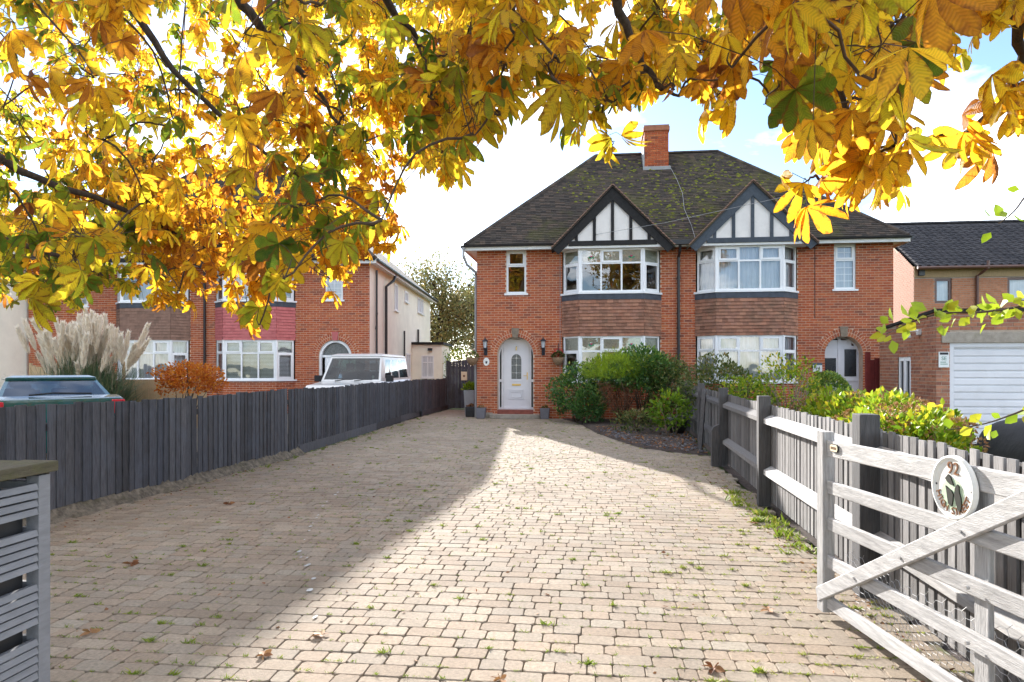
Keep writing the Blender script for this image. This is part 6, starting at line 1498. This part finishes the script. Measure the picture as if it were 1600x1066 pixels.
square_pot('planter', 'grey tapered square pot left of the front step', -3.38, 20.36, .30, .33, M['grey_pot'], (40, M['leaf_mixed'], (.08, .08, .06), .05))
square_pot('planter', 'grey tapered square pot right of the front step', -1.42, 20.38, .30, .33, M['grey_pot'], (60, M['leaf_mixed'], (.09, .09, .07), .05))
square_pot('tall_planter', 'tall pale zinc planter with green plant near the side gate', -3.98, 21.75, .36, .82, M['zinc_pot'], (420, M['leaf_lime'], (.26, .24, .26), .08))
square_pot('black_planter', 'black square pot in front of the tall planter', -3.82, 21.0, .30, .32, M['black_pot'], (90, M['leaf_dry'], (.12, .12, .05), .07), taper=.9)
MB_ = thing('round_black_pot', 'round black pot lying at right edge of planting bed by fence', 'plant pot', (1.95, 15.9, .05)); MB().lathe([(.16, 0), (.24, .14), (.25, .30), (.22, .40), (.19, .395), (.19, .3)], (0, 0, 0), 22).build('pot', M['black_pot'], MB_, smooth=True)
tpw = tag(MB().tube([VP(905, 371, 20.2), VP(1040, 348, 18.5), VP(1220, 309, 15.5), VP(1440, 246, 12), VP(1900, 90, 7.5)], .006, 5).build('telephone_wire', M['cable']), 'thin telephone wire slanting across both gables to the upper right', 'wire')
# ------------------------------------------------------------------ litter, weeds, chippings
jy = lambda y: round((y + 1.6) / PITCH) * PITCH - 1.6 + PITCH / 2
P, D, SZ, HU = [], [], [], []
def tuft(x, y, n, s, hue, flat=.5):
    for _ in range(n):
        a = rnd.uniform(0, 6.28); P.append((x + rnd.gauss(0, s * .45), y + rnd.gauss(0, s * .22), 0.0)); D.append((math.cos(a) * flat * 2, math.sin(a) * flat * 2, rnd.uniform(.3, 1.2))); SZ.append(s * rnd.uniform(.5, 1.1)); HU.append(min(max(rnd.gauss(hue, .18), 0), 1))
cnt = 0
while cnt < 3600:
    y = 3.0 + 17.5 * rnd.random() ** 1.25; x = rnd.uniform(-5.2, 2.0)
    if not inside(DRIVE, x, y): continue
    dens = .25 + .75 * (math.sin(x * 1.3 + y * .6) * math.sin(y * .9 - x * .4) * .5 + .5) ; 
    if x > .6: dens += .3
    if rnd.random() > dens: continue
    big = rnd.random() < .09; tuft(x, jy(y) + rnd.gauss(0, .004), rnd.randint(14, 34) if big else rnd.randint(4, 11), rnd.uniform(.026, .045) if big else rnd.uniform(.015, .028), .45 if x < .5 else .62); cnt += 1
for _ in range(5000):
    y = 3.0 + 16 * rnd.random() ** 1.3; x = rnd.uniform(-5.2, 1.9)
    if inside(DRIVE, x, y) and rnd.random() < .35 + .65 * (math.sin(x * 1.1 + 1) * math.sin(y * .7 + x * .3) * .5 + .5): tuft(x, jy(y), 3, .018, .25, 1.6)
for _ in range(34): tuft(rnd.uniform(1.62, 1.86), rnd.uniform(5.6, 8.6), rnd.randint(10, 26), rnd.uniform(.05, .11), .5, .35)
for _ in range(26): tuft(-5.15 + rnd.uniform(-.1, .1), rnd.uniform(9, 20), rnd.randint(6, 16), rnd.uniform(.04, .08), .35, .35)
wd_ = link('weed_tufts', leaves_mesh('weed_tufts', M['leaf_weed'], P, D, SZ, HU, BL_V * np.array((1, 2.2, 1)), BL_F)); tag(wd_, 'small green weed tufts growing in the joints of the paving', 'weeds', kind='stuff')
n = 900; P, D = [], []
while len(P) < n:
    x, y = rnd.uniform(.1, 2.2), rnd.uniform(12.2, 17.5)
    if inside(BED, x, y): P.append((x, y, .03 + .06 * rnd.random())); D.append((rnd.gauss(0, 1), rnd.gauss(0, 1), rnd.gauss(0, .25)))
for _ in range(260): P.append((rnd.uniform(1.55, 1.85), rnd.uniform(3.2, 11), .006)); D.append((rnd.gauss(0, 1), rnd.gauss(0, 1), rnd.gauss(0, .2)))
for _ in range(300): P.append((-5.22 + abs(rnd.gauss(0, .12)), rnd.uniform(5, 19), .006)); D.append((rnd.gauss(0, 1), rnd.gauss(0, 1), rnd.gauss(0, .2)))
for _ in range(260): P.append((rnd.uniform(-5, 1.7), rnd.uniform(3, 12), .006)); D.append((rnd.gauss(0, 1), rnd.gauss(0, 1), rnd.gauss(0, .2)))
lit = link('leaf_litter', leaves_mesh('leaf_litter', M['leaf_dry'], P, D, rng.uniform(.02, .075, len(P)) * np.where(np.arange(len(P)) < n, 1.2, .6), np.clip(rng.normal(.45, .25, len(P)), 0, 1), roll=.4)); tag(lit, 'brown dead leaf litter over bed and drive edges', 'leaf litter', kind='stuff')
ck = MB()
for _ in range(900):
    x, y = rnd.uniform(.2, 2.2), rnd.uniform(12.3, 16.8)
    if not inside(BED, x, y): continue
    s = rnd.uniform(.012, .035); a = rnd.uniform(0, 3); z = .035 + .03 * rnd.random(); c_, s_ = math.cos(a) * s, math.sin(a) * s
    ck.prism([(x + c_, y + s_, z), (x - s_ * .7, y + c_ * .7, z), (x - c_, y - s_, z), (x + s_ * .7, y - c_ * .7, z)], (rnd.gauss(0, .004), rnd.gauss(0, .004), s * .6))
tag(ck.build('slate_chippings', M['slate_chip']), 'grey slate chippings scattered over the planting bed', 'chippings', kind='stuff')
# single fallen leaves on the drive
fl_me = [leaves_mesh('fallen_leaf', M['leaf_dry'], np.zeros((5, 3)) + np.array((0, 0, .01)), np.array([(math.cos(k * 1.1 + i), math.sin(k * 1.1 + i), .12 * ((k + i) % 3)) for k in range(5)]), rng.uniform(.05, .1, 5), np.clip(rng.normal(.4 + .15 * i, .1, 5), 0, 1), roll=.5) for i in range(3)]
for i, (x, y, lab) in enumerate(((-3.6, 4.9, 'dry brown leaf alone on shaded paving between store and left fence'), (-1.55, 3.72, 'curled brown leaf at the near end of paint splashes'), (-1.75, 3.42, 'dark brown leaf just in front of the curled leaf by the paint splashes'), (.62, 3.55, 'pale tan curled leaf on sunlit paving in the foreground centre'), (1.12, 4.45, 'dry leaf on the paving just left of the gate stile'), (-.45, 3.3, 'thin dry leaf at the bottom edge of the sunlit paving'), (-4.1, 7.2, 'dry leaf near the footing of the charcoal fence'), (1.6, 6.9, 'brown leaf lying in weeds along the right fence'), (-2.9, 3.6, 'brown leaf on shaded paving close to the slatted store'))):
    o = link('fallen_leaf', fl_me[i % 3], None, Matrix.Translation((x, y, .002)) @ Matrix.Rotation(rnd.uniform(0, 6), 4, 'Z') @ Matrix.Scale(.75, 4)); tag(o, lab, 'leaf', 'fallen leaves on the drive')
pmk = MB()
for i in range(26):
    k = i / 25; 
    if rnd.random() < .35: continue
    x, y = -3.12 + 1.44 * k, 8.03 - 3.97 * k; x += -.25 * math.sin(k * 3.1); x += rnd.gauss(0, .02); y += rnd.gauss(0, .05); s = rnd.uniform(.01, .032)
    m = 9; pmk.add([(x + s * .7 * math.cos(6.283 * j / m) * rnd.uniform(.6, 1.2), y + s * 1.4 * math.sin(6.283 * j / m) * rnd.uniform(.6, 1.2), .0075) for j in range(m)], [tuple(range(m))])
tag(pmk.build('paint_splashes', M['paint_mark']), 'broken line of white paint splashes across the shaded paving', 'paint marks', kind='stuff')

# cushions of moss on the tiles of the main roof
roof_main = [o for o in house.children if o.name.startswith('roof')][0]
ms = MB(); up_ = Vector((0, 4.16, 3.89)).normalized(); nr_ = Vector((0, -up_.z, up_.y))
for _ in range(800):
    cx_, cv_ = rnd.choice(((-.3, 2.6), (.6, 3.2), (.2, 1.4), (1.4, 4.4), (-2.6, 3.4), (-1.0, 4.6), (2.6, 3.6), (3.6, 1.4)))
    x = rnd.gauss(cx_, .55); v = rnd.gauss(cv_, .7)
    if not (.2 < v < 5.4) or x < -6.2 + v * .75 or x > 6.2 - v * .8: continue
    p = Vector((x, -.36, 5.3)) + up_ * v + nr_ * .02; r = rnd.uniform(.012, .05); ph = rnd.random() * 6
    ring = [p + Vector((1, 0, 0)) * (r * math.cos(ph + k * 1.257) * 1.4) + up_ * (r * math.sin(ph + k * 1.257)) for k in range(5)]
    ms.add(ring + [p + nr_ * r * .8], [(k, (k + 1) % 5, 5) for k in range(5)])
M['moss'] = material('roof_moss', [(0.10, 0.11, 0.012), (0.16, 0.165, 0.02), (0.075, 0.08, 0.015)], 0.95, (0.7, 1.3), 30, world=True)
ms.build('moss_cushions', M['moss'], roof_main, kind='stuff', smooth=True)
